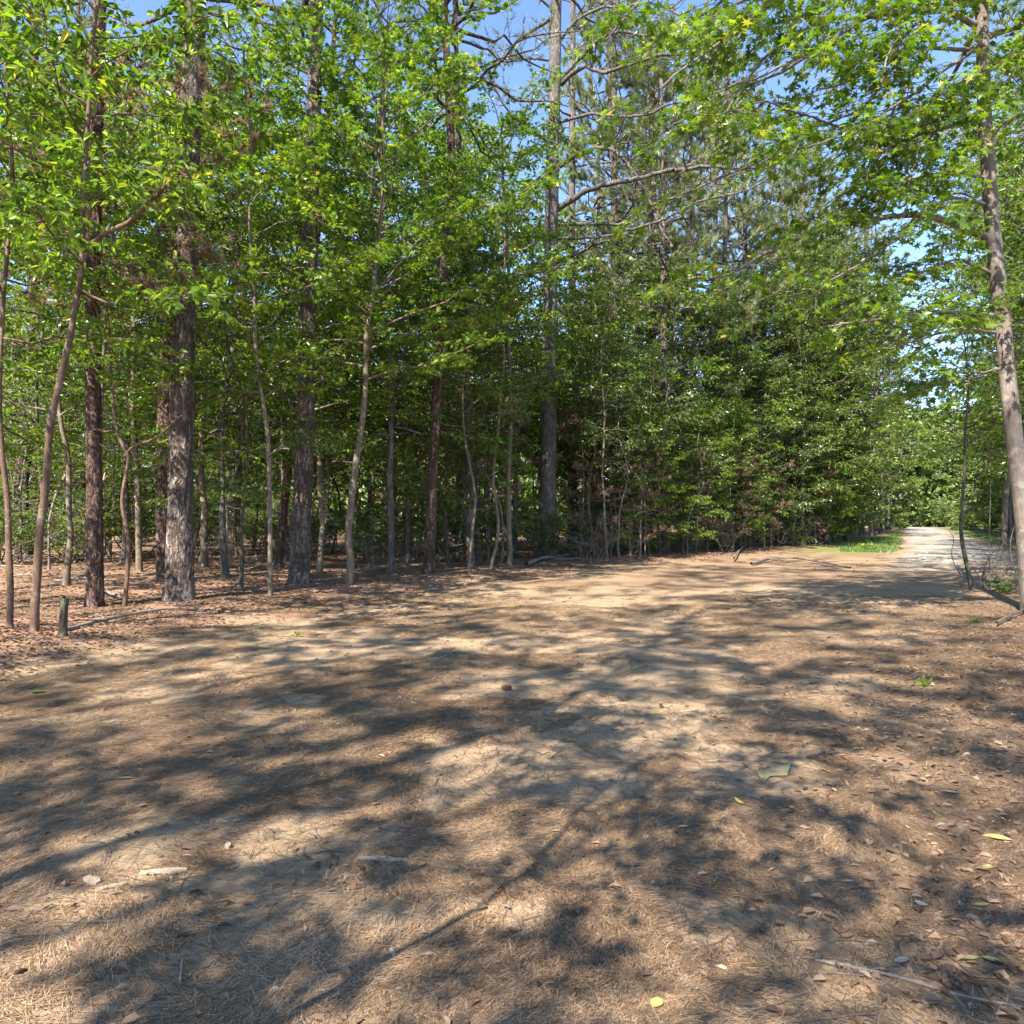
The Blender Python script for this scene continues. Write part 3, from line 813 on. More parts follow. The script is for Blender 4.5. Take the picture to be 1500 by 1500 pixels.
# ------------------------------------------------------------------ prototypes for the wood behind
def proto_hard(h, h0, nb, L, leafm, bark, lL, lW, T, K, r, lean=.3, shape='oval', tl=.9, **kw):
    o = empty('hardwood_tree', (0, 0, 0), 'x', 'tree')
    pts = [(0, 0, -.1)] + [(R.normal(0, lean) * k / 4, R.normal(0, lean) * k / 4, h * k / 4) for k in range(1, 5)]
    broad_tree(o, pts, r, r * .35, bark, leafm, h0, h * .98, nb, L, T, tl, K, lL, lW, shape, sides=9, rows=26, twig_r=.007, seed=int(h * 10), **kw)
    return o


def proto_pine(h, h0, r, nb=24, L=3., dead=6, K=12, wob=0, **kw):
    o = empty('pine_tree', (0, 0, 0), 'x', 'pine tree')
    pts = [(0, 0, -.1), (R.normal(0, .1), R.normal(0, .1), h * .4), (R.normal(0, .3), R.normal(0, .3), h)]
    if wob: pts = [(0, 0, -.1)] + [(wob * math.sin(1.9 * k + h), wob * math.cos(2.3 * k), h * k / 9) for k in range(1, 10)]
    pine_tree(o, pts, r, r * .3, 'pine', h0, h, nb, L, T=10, per=5, K=K, nL=.30, nW=.020, sides=12, rows=50, stubs=8, dead=dead, **kw)
    return o


def proto_shrub(name, h, w, leafm, n=16, T=10, K=8, lL=.12, lW=.055, label='x', bark='moss'):
    """multi-stem bush, stems and leaves"""
    o = empty(name, (0, 0, 0), label, 'shrub')
    ns = max(4, n // 3)
    az = R.random(n) * TAU; st = np.stack([R.normal(0, .12 * w, n), R.normal(0, .12 * w, n), np.zeros(n)], 1)
    bp = branches(st, az, R.uniform(.7, 1.45, n), h * R.uniform(.6, 1.1, n), 8, -.12, .10)
    MB().add(*tubes(bp, np.linspace(.022, .006, 8)[None].repeat(n, 0) * (h / 3) ** .5, 5), smooth=True).build('stem', M[bark], o)
    cb = MB()
    s2 = twig_sprays(bp, 7, w * .55, t0=.2, S=6)
    cb.add(*tubes(s2, np.linspace(.008, .004, 6)[None].repeat(len(s2), 0), 3), mat=1)
    if leafm:
        tw = twig_sprays(s2, T, .4, t0=.2, S=3)
        leaf_on(cb, tw, K, lL, lW, 'oval', 0)
        cb.build('crown', [M[leafm], M['twig']], o)
    else:
        tw = twig_sprays(s2, 5, .5, t0=.2, S=4)
        cb.add(*tubes(tw, np.linspace(.006, .003, 4)[None].repeat(len(tw), 0), 3), mat=0)
        cb.build('crown', [M['brush'], M['brush']], o)
    return o


used = {}


def put(kind, protos, x, y, label, group, s=1., rz=None, only=None):
    k = int(R.integers(len(protos))) if only is None else only
    pr = protos[k]
    z = float(H(np.array([x]), np.array([y]))[0])
    rz = R.random() * TAU if rz is None else rz
    if (kind, k) not in used:
        used[(kind, k)] = 1
        pr.location = (x, y, z); pr.rotation_euler = (0, 0, rz); pr.scale = (s, s, s)
        pr['label'] = label
        if group: pr['group'] = group
        return pr
    return copy_tree(pr, (x, y, z), rz, s, label, group)


HARD = [proto_hard(11, 2.6, 24, 2.6, 'oak', 'tan', .15, .08, 9, 5, .08, el=(0, .9), bare=8), proto_hard(13, 3.4, 26, 3.0, 'leaf', 'grey', .16, .085, 9, 5, .10, el=(0, .9)),
        proto_hard(9, 2.0, 22, 2.3, 'oak', 'moss', .14, .07, 9, 5, .055, el=(0, .9), bare=8), proto_hard(14, 4.0, 28, 3.2, 'ever', 'tan', .16, .075, 10, 5, .11, el=(0, .9))]
PINE = [proto_pine(22, 9, .20, nb=34, L=3.4, K=18, dead=10), proto_pine(26, 12, .24, nb=38, L=4.0, K=18, dead=10), proto_pine(19, 8, .16, nb=30, L=3.0, K=18, dead=8)]
EVER = [proto_hard(11, 1.4, 40, 2.9, 'ever', 'moss', .17, .085, 10, 5, .10, tl=1.0, el=(.1, 1.2), hang=.3, bend=-.08, wig=.13), proto_hard(14, 2.0, 46, 3.3, 'oak', 'moss', .17, .085, 10, 5, .13, tl=1.1, el=(.1, 1.2), hang=.3, bend=-.08, wig=.13), proto_hard(8, 1.0, 34, 2.4, 'leaf', 'moss', .16, .08, 9, 5, .08, tl=.9, el=(.2, 1.2), hang=.3, bend=-.05, wig=.13)]
SHRUB = [proto_shrub('shrub', 2.2, 1.6, 'ever', 12, 6, 6), proto_shrub('shrub', 3.2, 2.0, 'oak', 12, 6, 6)]
BARE = [proto_shrub('bare_shrub', 2.0, 1.3, None, 7, bark='brush'), proto_shrub('bare_shrub', 3.0, 1.6, None, 7, bark='brush')]
FAR = [proto_hard(17, 1.8, 40, 4.2, 'far', 'grey', .34, .20, 11, 8, .22, tl=1.4), proto_hard(13, 1.0, 36, 3.6, 'far', 'grey', .32, .19, 10, 8, .18, tl=1.3)]

def proto_dead(h, h0, L, r=.04, nb=22, K=16):
    o = empty('dead_pine_sapling', (0, 0, 0), 'x', 'dead tree')
    pts = [(0, 0, -.1), (R.normal(0, .15), R.normal(0, .15), h * .5), (R.normal(0, .3), R.normal(0, .3), h)]
    pine_tree(o, pts, r, r * .3, 'brush', h0, h, nb, L, T=8, tl=.6, per=4, K=K, nL=.18, nW=.012, sides=9, rows=30, stubs=6, leafm='brown', el=(-.4, .4), prof='round', spread=1.0)
    return o


DEADP = [proto_dead(5.5, 1.2, 1.3), proto_dead(9.4, 5.4, 2.2, .04, 34, 26)]
for px, dd, s in [(850, 27, 1.0), (905, 27.5, .9), (945, 26.5, .75), (1000, 30, .9), (1075, 32, .8), (1120, 35.5, .9), (1185, 40, .9), (715, 25, 1.0), (610, 24, .9)]:
    put('deadp', DEADP, (px - 750) / F * dd, dd, 'dead young pine hung with brown needles at the edge of the wood', 'dead brown pines at the wood edge', s, only=0)
put('deadp', DEADP, (141 - 750) / F * 12.8, 12.8, 'dead brown-needled pine sapling high in the upper left foliage', None, 1.0, only=1)
# trees of the wood left of the drive
pts_used = [np.array([(263 - 750) / F * 12.7, 12.7])]
def scatter(n, dlo, dhi, pxlo, pxhi, mind, inset=1.2, side='L'):
    got = []
    tries = 0
    while len(got) < n and tries < 20000:
        tries += 1
        y = math.sqrt(R.uniform(dlo ** 2, dhi ** 2)); px = R.uniform(pxlo, pxhi); x = (px - 750) / F * y
        s = float(sdist(np.array([x]), np.array([y]), EDGE_L)[0]) if side == 'L' else -float(sdist(np.array([x]), np.array([y]), EDGE_R)[0])
        if s < inset: continue
        if any(math.hypot(x - a, y - b_) < mind for a, b_ in got): continue
        got.append((x, y))
    return got


for px, dd, k, s_ in [(-60, 11, 1, .75), (-160, 13, 3, .8), (100, 15.5, 0, .85), (330, 17.5, 1, .85), (350, 14.5, 2, .8), (470, 19, 0, 1.), (570, 18.5, 1, .9), (600, 23, 1, 1.0), (700, 24, 1, .85), (752, 27, 1, 1.15), (790, 38, 0, 1.5), (440, 29, 1, 1.35), (540, 31, 0, 1.6), (640, 33, 1, 1.5), (715, 30, 1, 1.3), (250, 27, 1, 1.3), (350, 31, 0, 1.5), (40, 25, 1, 1.2), (300, 21, 3, 1.), (180, 22, 1, 1.), (520, 26, 0, 1.1), (420, 24, 1, 1.1), (60, 19, 2, 1.1), (655, 21, 2, 1.)]:
    put('hard', HARD, (px - 750) / F * dd, dd, 'young leafy hardwood with a thin trunk among the front pines', 'young hardwoods of the wood edge', s_, only=k)
for px, dd, k, s_ in [(1530, 19, 1, .8), (1590, 16, 0, .9), (1510, 30, 1, 1.), (1560, 26, 3, 1.), (1640, 22, 1, 1.), (1500, 42, 0, 1.), (1620, 34, 1, 1.1), (1470, 36, 3, 1.35), (1515, 22, 1, 1.25), (1540, 30, 1, 1.3), (1480, 42, 1, 1.5), (1494, 54, 3, 1.7)]:
    put('hard', HARD, (px - 750) / F * dd, dd, 'leafy hardwood right of the gravel road behind the leaning rim tree', 'hardwoods right of the road', s_, only=k)
for x, y in scatter(24, 24, 62, -150, 900, 2.6):
    put('hard', HARD, x, y, 'slim leafy hardwood deep in the wood behind the front row of trunks', 'slim hardwoods deep in the wood', R.uniform(.75, 1.1))
for x, y in scatter(18, 28, 70, -100, 1150, 3.):
    put('pine', PINE, x, y, 'straight pine trunk deep in the wood behind the front row', 'pines deep in the wood', R.uniform(.85, 1.15))
for x, y in scatter(40, 21, 46, -50, 1000, 1.6, 2.0):
    put('shrub', SHRUB, x, y, 'low leafy shrub on the shaded forest floor between the trunks', 'shrubs of the forest floor', R.uniform(.35, 1.25))
POLE = [proto_hard(8.5, 3.8, 14, 1.5, 'oak', 'tan', .14, .07, 8, 5, .045, lean=.55, bare=9), proto_hard(10, 4.6, 14, 1.6, 'leaf', 'moss', .14, .07, 8, 5, .055, lean=.6, bare=11), proto_hard(7, 3.2, 12, 1.3, 'ever', 'dead', .13, .06, 8, 5, .035, lean=.6, bare=12)]
for px, dd, k in [(870, 26.5, 0), (925, 27.5, 2), (965, 28.5, 1), (1008, 29, 2), (1035, 31, 0), (1068, 33, 2), (1098, 34, 1), (1130, 36, 2), (1160, 38, 0), (1195, 40, 2)]:
    put('pole', POLE, (px - 750) / F * dd, dd, 'thin pole-like young stem crowded among the trunks of the wood', 'thin young stems in the wood', R.uniform(.8, 1.1), only=k)
for x, y in scatter(92, 17.5, 42, 0, 1010, .8, .8):
    put('pole', POLE, x, y, 'thin pole-like young stem crowded among the trunks of the wood', 'thin young stems in the wood', R.uniform(.8, 1.15))
for x, y in scatter(22, 19, 36, 0, 1150, 1.6, .8):
    put('bare', BARE, x, y, 'bare twiggy bush of grey dead stems under the trees', 'bare bushes under the trees', R.uniform(.5, .9))

# evergreen thicket along the drive's far left edge
for i, (px, dd, s, k) in enumerate([(905, 30, .72, 0), (950, 27, .60, 2), (985, 32, .85, 1), (1020, 29, .66, 2), (1050, 34, .95, 0), (1085, 33, .72, 2), (1110, 38, .9, 1), (1140, 37, .8, 0), (1170, 42, .9, 1), (1200, 41, .85, 2),
                                    (1225, 46, .9, 0), (1240, 45, .75, 2), (1190, 48, 1.1, 1), (1080, 42, 1.0, 1), (880, 36, .9, 1), (1228, 56, 1.0, 0), (1240, 52, .9, 1), (1232, 64, .9, 1), (1236, 76, .9, 0), (1238, 47, .5, 2), (1212, 41.5, 1.15, 1), (1228, 45, 1.1, 0), (1176, 38.5, 1.05, 1)]):
    x = (px - 750) / F * dd
    put('ever', EVER, x, dd, 'dense dark evergreen of the leafy thicket along the far left edge of the drive', 'evergreens of the thicket', s, only=k)
for i, (px, dd, s) in enumerate([(1230, 62, 1.5), (1276, 60, 1.75), (1290, 88, 2.0), (1320, 125, 2.2), (1220, 70, 1.7), (1236, 85, 1.9)]):
    put('hard', HARD, (px - 750) / F * dd, dd, 'tall hardwood beyond the thicket near the bend of the road', 'tall hardwoods by the road bend', s)
for px, dd, k in [(975, 30, 2), (1010, 33, 0), (1100, 46, 0), (1150, 48, 1), (1210, 52, 1), (1225, 58, 1), (1236, 70, 1), (868, 40, 1), (900, 34, 0), (945, 36, 1), (1000, 50, 1), (1283, 67, 1), (1262, 62, 1), (1300, 90, 1), (1040, 44, 1), (930, 52, 1), (1180, 44, 0), (960, 40, 1), (1055, 36, 0), (1085, 40, 1), (1180, 52, 1), (1120, 50, 0), (1230, 62, 1), (1290, 80, 0), (905, 46, 2)]:
    put('pine', PINE, (px - 750) / F * dd, dd, 'tall pine rising above the evergreen thicket', 'pines above the thicket', R.uniform(.9, 1.15), only=k)

for px, dd, k, s_ in [(845, 25.5, 0, .5), (880, 26.5, 1, .5), (925, 27.8, 0, .6), (960, 28.8, 1, .55), (1000, 30, 0, .6), (1030, 31.2, 1, .6), (1065, 32.8, 0, .7), (1100, 34.5, 1, .6), (1130, 36.4, 0, .7), (1165, 38.8, 1, .7), (1195, 41, 0, .8), (1222, 44, 1, .7), (1240, 47, 0, .8), (980, 33, 0, .9), (1050, 36, 1, .9), (1120, 40, 0, 1.), (1180, 45, 1, 1.)]:
    put('bare', BARE, (px - 750) / F * dd, dd, 'bare twiggy bush of grey dead stems under the trees', 'bare bushes under the trees', s_, only=k)
for px, dd, s_ in [(905, 28.8, .6), (985, 31, .7), (1045, 33.5, .7), (1110, 37, .8), (1150, 39, .7), (1210, 44, 1.0), (1232, 47, 1.0), (1236, 52, 1.0), (860, 29, .6)]:
    put('shrub', SHRUB, (px - 750) / F * dd, dd, 'low leafy shrub on the shaded forest floor between the trunks', 'shrubs of the forest floor', s_)
for px, dd, s_ in [(1462, 15.5, .35), (1490, 14.2, .4), (1440, 18, .4), (1475, 20, .6)]:
    put('bare', BARE, (px - 750) / F * dd, dd, 'low wiry bare bush round the foot of the leaning right rim tree', 'bare bushes by the right rim tree', s_)
LITSH = [proto_shrub('shrub', 3.0, 2.2, 'far', 18, 8, 8, .14, .08)]
for px, dd, s_ in [(1288, 98, 1.), (1312, 118, 1.2), (1335, 150, 2.0), (1384, 140, 2.0), (1405, 112, 1.6), (1425, 90, 1.2), (1366, 152, 1.9), (1318, 140, 1.8), (1398, 130, 1.8), (1450, 70, .8), (1240, 96, .9)]:
    put('litsh', LITSH, (px - 750) / F * dd, dd, 'sunlit pale green shrub at the far end of the gravel road', 'sunlit shrubs by the road end', s_, only=0)

# far trees closing the view beyond the end of the road and right of it
for px, dd, s in [(1225, 100, 1.0), (1300, 155, 1.4), (1330, 168, 1.3), (1365, 172, 1.5), (1405, 150, 1.4), (1430, 96, 1.0), (1470, 84, 1.0), (1510, 72, 1.0), (1262, 140, 1.3), (1345, 150, 1.4), (1455, 74, .7), (1480, 62, .8), (1530, 56, .9), (1300, 96, .75), (1560, 48, .9), (1440, 130, 1.4)]:
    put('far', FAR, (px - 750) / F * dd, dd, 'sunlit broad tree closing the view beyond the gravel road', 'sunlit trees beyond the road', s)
for px, dd, k in [(1488, 44, 0), (1520, 33, 1), (1560, 26, 2), (1480, 60, 1)]:
    put('pine', PINE, (px - 750) / F * dd, dd, 'pine of the open wood right of the gravel road', 'pines right of the road', 1.1, only=k)
for x, y in scatter(12, 26, 60, 1440, 1700, 3., 4., 'R'):
    put('pine', PINE, x, y, 'pine of the open wood right of the gravel road', 'pines right of the road', R.uniform(.8, 1.1))

# far wood behind everything on the left
fb = MB()
n = 150000
az = R.uniform(-.78, .40, n); dist = R.uniform(68, 105, n); hgt = R.random(n) ** 1.3 * (13 + 9 * fbm(az * 40, az * 0, 3, 5))
c = np.stack([np.sin(az) * dist, np.cos(az) * dist, hgt], 1)
cl = fbm(az * 60 + dist * .3, hgt * .35, 3, 77); c = c[cl > .36 + .10 * sstep(3, 9, hgt)]
k = len(c)
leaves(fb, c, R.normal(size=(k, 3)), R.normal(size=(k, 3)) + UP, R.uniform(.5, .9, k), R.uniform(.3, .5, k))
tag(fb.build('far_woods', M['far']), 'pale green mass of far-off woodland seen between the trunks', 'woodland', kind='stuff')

fb = MB(); n = 70000
az = R.uniform(.36, .80, n); dist = R.uniform(150, 185, n); hgt = R.random(n) ** 1.2 * (16 + 12 * fbm(az * 50, az * 0, 3, 15))
c = np.stack([np.sin(az) * dist, np.cos(az) * dist, hgt], 1); cl = fbm(az * 90 + dist * .3, hgt * .3, 3, 78); c = c[cl > .36 + .08 * sstep(4, 12, hgt)]; k = len(c)
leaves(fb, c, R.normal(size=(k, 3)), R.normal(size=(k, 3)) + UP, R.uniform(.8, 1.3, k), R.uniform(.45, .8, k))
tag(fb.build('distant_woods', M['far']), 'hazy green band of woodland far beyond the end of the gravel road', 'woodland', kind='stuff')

# ------------------------------------------------------------------ trees beside and behind the viewer, unseen, placed and shaped to dapple the drive
SUN_AZ, SUN_EL = math.radians(211), math.radians(46)      # compass: clockwise from +Y
SV = np.array([math.sin(SUN_AZ) * math.cos(SUN_EL), math.cos(SUN_AZ) * math.cos(SUN_EL), math.sin(SUN_EL)])
def shade_at(px, py, hgt):
    g = G(px, py); return g + SV * (hgt / SV[2])


SHADE = [proto_pine(24, 20, .055, nb=18, L=4.4, K=14, dead=5, wob=.34, el=(-.15, .25), prof='flat'), proto_hard(15, 11.8, 17, 3.6, 'leaf', 'grey', .17, .11, 4, 7, .03, lean=1.0, tl=1.1, el=(-.2, .3), prof='flat'), proto_hard(9.5, 7.4, 15, 2.3, 'leaf', 'grey', .12, .08, 4, 7, .032, tl=.8, el=(-.2, .3), prof='flat')]  # added shadow casters: crowns flattened and trunks thinned for patchy shade
for px, py, k, s in [(270, 1015, 1, 1.0), (1340, 1080, 1, .9), (1440, 965, 1, 1.1), (90, 1290, 2, .9), (1060, 945, 0, .8), (1200, 1400, 2, .8), (1150, 880, 0, 1.), (460, 950, 1, 1.1), (640, 1470, 2, .7),
                     (960, 1085, 2, .6), (730, 965, 1, .9), (980, 850, 0, 1.2), (1210, 836, 0, 1.3)]:
    c = shade_at(px, py, (22, 13.4, 8.4)[k] * s)
    if c[1] > 1 and abs(c[0] / c[1]) < .8: print('SHADE IN VIEW', px, py, c); continue
    put('shade', SHADE, c[0], c[1], 'unseen tree placed behind the viewer to dapple the drive with shade', 'shade trees placed behind the viewer', s, only=k)

# ------------------------------------------------------------------ litter on the ground
def needles(n, dlo, dhi, name, label, pw=1.2, w=.0016, Lr=(.07, .17), z0=.002, dens=None, mt='straw'):
    u = R.random(n)
    d = (dlo ** (1 - pw) + u * (dhi ** (1 - pw) - dlo ** (1 - pw))) ** (1 / (1 - pw))
    x = R.uniform(-.74, .74, n) * d
    keep = dens(x, d) > R.random(n)
    x, d = x[keep], d[keep]; n = len(x)
    fld = fbm(x * .8, d * .8, 2, 55) * 9 + R.normal(0, .75, n)
    L = R.uniform(*Lr, n); cv = R.normal(0, .35, n)
    W = w * np.maximum(1, d / 3.2)
    pts = []
    for t in (-.5, 0., .5):
        a = fld + cv * t
        px_, py_ = x + np.cos(a) * L * t, d + np.sin(a) * L * t
        pts.append((px_, py_, H(px_, py_) + z0 + R.random(n) * .006 + (np.abs(t) > .1) * R.random(n) * .008))
    V = []
    for (a, b_, c_) in pts:
        nx_, ny_ = -np.sin(fld) * W * .5, np.cos(fld) * W * .5
        V += [np.stack([a - nx_, b_ - ny_, c_], 1), np.stack([a + nx_, b_ + ny_, c_], 1)]
    V = np.stack(V, 1)
    b_ = np.arange(n)[:, None] * 6
    Q = np.concatenate([b_ + np.array([[0, 1, 3, 2]]), b_ + np.array([[2, 3, 5, 4]])], 1).reshape(-1, 4)
    var = np.clip(R.beta(2, 2, n) * .8 + .3 * (fbm(x * 1.5, d * 1.5, 2, 91) - .4), 0, 1)
    tag(MB().add(V, Q, np.repeat(var, 2)).build(name, M[mt]), label, 'pine needles', kind='stuff')


def dens_needle(x, d):
    c = .65 * fbm(x * .9, d * .9, 3, 61) + .35 * fbm(x * 5, d * 5, 3, 62)
    return np.clip(sstep(.45, .58, c + .12 * sstep(.8, 2.5, x - .12 * d)) * .95 + .07, 0, 1)


needles(420000, 1.9, 14, 'pine_needle_litter', 'mat of straw-brown fallen pine needles over the dirt drive', dens=dens_needle, w=.0018, Lr=(.08, .20))


def litter(n, dlo, dhi, pxr, name, label, size, dens, pw=1.3, mt='litter'):
    u = R.random(n)
    d = (dlo ** (1 - pw) + u * (dhi ** (1 - pw) - dlo ** (1 - pw))) ** (1 / (1 - pw))
    x = (R.uniform(*pxr, n) - 750) / F * d
    keep = dens(x, d) > R.random(n); x, d = x[keep], d[keep]; n = len(x)
    mb = MB()
    a = R.random(n) * TAU
    ax = np.stack([np.cos(a), np.sin(a), R.normal(0, .15, n)], 1); nm = np.array([0, 0, 1.]) + R.normal(0, .25, (n, 3))
    s = R.uniform(.6, 1.2, n) * size * np.maximum(1, d / 14)
    leaves(mb, np.stack([x, d, H(x, d) + .006 + R.random(n) * .01], 1), ax, nm, s, s * R.uniform(.35, .65, n), 'oval', 0, np.clip(R.beta(2, 2.2, n), 0, 1))
    tag(mb.build(name, M[mt]), label, 'leaf litter', kind='stuff')


litter(26000, 2, 30, (0, 1500), 'leaf_litter', 'brown fallen leaves strewn thickly right of the drive', .05, lambda x, d: np.clip(sstep(-1.2, 1.0, -sdist(x, d, EDGE_R) + 1.5 * (fbm(x, d, 3, 41) - .5)) * .8, .03 + .12 * sstep(8, 16, d), 1))
litter(42000, 5.5, 34, (-20, 1350), 'forest_leaf_litter', 'pinkish brown leaves and needles covering the forest floor', .062, lambda x, d: sstep(-.5, .8, sdist(x, d, EDGE_L) + 1.5 * (fbm(x, d, 3, 43) - .5)), pw=1.6)

# loose twigs too many to count
n = 1500
d = R.uniform(1.6, 5.2, n) ** 1.6; x = R.uniform(-.74, .74, n) * d
a = R.random(n) * TAU; L = R.uniform(.04, .2, n) * np.maximum(1, d / 12)
s = np.linspace(-.5, .5, 4)[None]
X_ = x[:, None] + np.cos(a)[:, None] * L[:, None] * s + R.normal(0, .006, (n, 4)); Y_ = d[:, None] + np.sin(a)[:, None] * L[:, None] * s + R.normal(0, .006, (n, 4))
pp = np.stack([X_, Y_, H(X_, Y_) + .008], -1)
tag(MB().add(*tubes(pp, R.uniform(.0012, .0035, (n, 1)) * np.maximum(1, d / 7)[:, None] * np.ones((1, 4)), 4), smooth=True).build('twig_litter', M['twig']), 'small broken twigs scattered over the ground', 'twigs', kind='stuff')

# ------------------------------------------------------------------ single fallen things
def stick(px, w, label, name='fallen_stick', m='dead', lift=.0, side=None):
    pts = np.array([G(*q_) + np.array([0, 0, w / 2 + lift]) for q_ in px])
    p = resample(pts, 8 * len(px)); p = p + np.cumsum(R.normal(0, w * .12, p.shape), 0) * np.array([1, 1, .2])
    r = np.linspace(w / 2, w * .28, len(p)) * (1 + R.normal(0, .08, len(p)))
    mb = MB(); mb.add(*tubes(p[None], r[None], 7), smooth=True)
    if side:
        for t in side:
            k = int(t * (len(p) - 1)); dirn = nrm(p[min(k + 1, len(p) - 1)] - p[k - 1]); sd = np.cross(dirn, UP) * R.choice([-1, 1])
            q_ = p[k] + (dirn * .8 + sd * .7)[None] * np.linspace(0, w * 9, 5)[:, None]
            mb.add(*tubes(q_[None], np.linspace(w * .25, w * .12, 5)[None], 5), smooth=True)
    o0 = p[len(p) // 2].copy()
    return tag(mb.build(name, M[m], origin=o0), label, 'stick')


stick([(1195, 1405), (1260, 1422), (1330, 1440), (1400, 1460), (1500, 1482)], .013, 'longest grey stick in the lower right corner, running beside the pine cone', side=(.3, .55))
stick([(133, 1358), (200, 1354), (272, 1346)], .012, 'dark thin stick lying level in the lower left foreground', m='twig')
stick([(0, 1385), (35, 1375), (66, 1364)], .010, 'pale short stick at the lower left rim', side=(.5,))
stick([(262, 1312), (272, 1290), (300, 1266), (320, 1258)], .006, 'thin curved twig arching above the dark level stick', m='twig', side=(.4,))
stick([(306, 1390), (312, 1352)], .009, 'short upright-looking brown stick below the curved twig')
stick([(265, 1446), (270, 1408)], .010, 'short pale stick lying end-on at the bottom left', m='chip')
stick([(0, 1230), (16, 1216)], .016, 'dark stub of stick at the left rim, level with the wood chips', m='twig')
stick([(0, 1180), (33, 1162)], .014, 'dark thin stick at the left rim above the stub', m='twig')
stick([(1062, 1395), (1090, 1370), (1120, 1350)], .010, 'dark bent twig left of the longest grey stick', m='twig', side=(.5,))
stick([(1112, 1295), (1130, 1312), (1150, 1330)], .008, 'thin brown twig on the sunlit patch left of the bleached leaf', m='twig')
stick([(95, 938), (140, 925), (200, 912), (252, 904), (300, 902)], .06, 'dead log lying at the wood edge right of the short stub', 'fallen_log', 'dead', side=(.4, .7))
stick([(140, 872), (160, 880), (178, 886)], .07, 'pale broken limb leaning at the foot of the straight reddish pine', 'fallen_log', 'dead', .05)
stick([(1100, 828), (1135, 820), (1180, 822), (1240, 836)], .10, 'long pale bare limb lying at the thicket foot beside the drive', 'fallen_log', 'dead', .04, side=(.3, .6))
stick([(1075, 822), (1085, 812), (1096, 802)], .07, 'short tilted pale limb lying left of the long pale bare limb', 'fallen_log', 'dead', .1)
stick([(770, 838), (800, 826), (835, 820)], .12, 'thick pale limb lying at the foot of the tall grey pine', 'fallen_log', 'dead', .05, side=(.5,))
stick([(340, 874), (352, 866), (368, 858)], .05, 'white short limb on the needles between the thickest and the dark cracked pines', 'fallen_log', 'dead', .05)
stick([(1460, 925), (1480, 915), (1500, 903)], .035, 'dark limb at the right rim by the leaning tree', 'fallen_log', 'twig', .05)
for px, dd in zip(R.uniform(0, 1250, 34), R.uniform(14, 30, 34)):
    x = (px - 750) / F * dd
    if sdist(np.array([x]), np.array([dd]), EDGE_L)[0] < .3: continue
    a = R.uniform(-.5, .5); L = R.uniform(.5, 1.6); s = np.linspace(-.5, .5, 8)
    X_, Y_ = x + np.cos(a) * L * s, dd + np.sin(a) * L * s
    p = np.stack([X_, Y_, H(X_, Y_) + .03 + .12 * R.random() * (s + .5)], 1) + np.cumsum(R.normal(0, .01, (8, 3)), 0)
    tag(MB().add(*tubes(p[None], np.linspace(.03, .012, 8)[None] * R.uniform(.6, 1.2), 6), smooth=True).build('fallen_branch', M['dead'], origin=p[4].copy()),
        'thin pale dead branch lying on the needle-covered forest floor', 'branch', 'dead branches on the forest floor')

# stump-like broken stub at the left
b = G(91, 944); tp = resample([b - UP * .1, b + np.array([.02, 0, .3]), P(96, 876, b[1])], 24)
s_ = MB(); trunk_mesh(s_, tp, np.linspace(.052, .038, 24), 14, .004, cell=.03, flare=.3, seed=4)
kk = np.arange(12)
s_.add(np.vstack([tp[-1] + np.stack([np.cos(kk / 12 * TAU) * .036, np.sin(kk / 12 * TAU) * .036, R.uniform(-.01, .03, 12)], 1), tp[-1:] + UP * .005]), np.stack([kk, (kk + 1) % 12, np.full(12, 12)], 1))
tag(s_.build('broken_stub', M['moss'], origin=b), 'short dark broken stub standing at the wood edge right of the reddish forked sapling', 'stump')


def chip(px, py, L, W, T, a, label, m='chip', name='wood_chip'):
    g = G(px, py)
    n = 7; s = np.linspace(-.5, .5, n)
    w = W * (1 - .5 * np.abs(s * 2) ** 3) * (1 + R.normal(0, .08, n))
    top = np.stack([np.stack([s * L, -w / 2, np.full(n, T) + R.normal(0, T * .08, n)], 1), np.stack([s * L, w / 2 + R.normal(0, W * .05, n), np.full(n, T)], 1)], 1)
    bot = top - np.array([0, 0, T])
    V = np.concatenate([top, bot], 1)          # n,4,3  (t0,t1,b0,b1)
    i = np.arange(n - 1)[:, None] * 4
    Q = np.concatenate([i + np.array([[0, 4, 5, 1]]), i + np.array([[2, 3, 7, 6]]), i + np.array([[0, 2, 6, 4]]), i + np.array([[1, 5, 7, 3]])], 0)
    e = (n - 1) * 4
    Q = np.concatenate([Q, [[0, 1, 3, 2], [e, e + 2, e + 3, e + 1]]])
    V = V.reshape(-1, 3); c, s2 = math.cos(a), math.sin(a)
    V = np.stack([V[:, 0] * c - V[:, 1] * s2, V[:, 0] * s2 + V[:, 1] * c, V[:, 2]], 1) + g + np.array([0, 0, .004])
    return tag(MB().add(V, Q).build(name, M[m], origin=g), label, 'wood chip')


chip(135, 1296, .09, .045, .012, -.5, 'flat square grey wood chip in the left foreground')
chip(240, 1280, .19, .03, .012, .15, 'long split grey wood splinter right of the square chip')
chip(334, 1246, .05, .022, .012, 1.9, 'small bright tan wood chip on the sunlit needles')
chip(165, 1303, .10, .02, .008, .5, 'thin bark flake beside the square chip')
chip(560, 1262, .22, .03, .008, -.1, 'flat bundle-like grey bark strip in the lower middle foreground')
chip(705, 1233, .14, .012, .006, -.06, 'narrow pale splinter in the sunlit centre foreground')


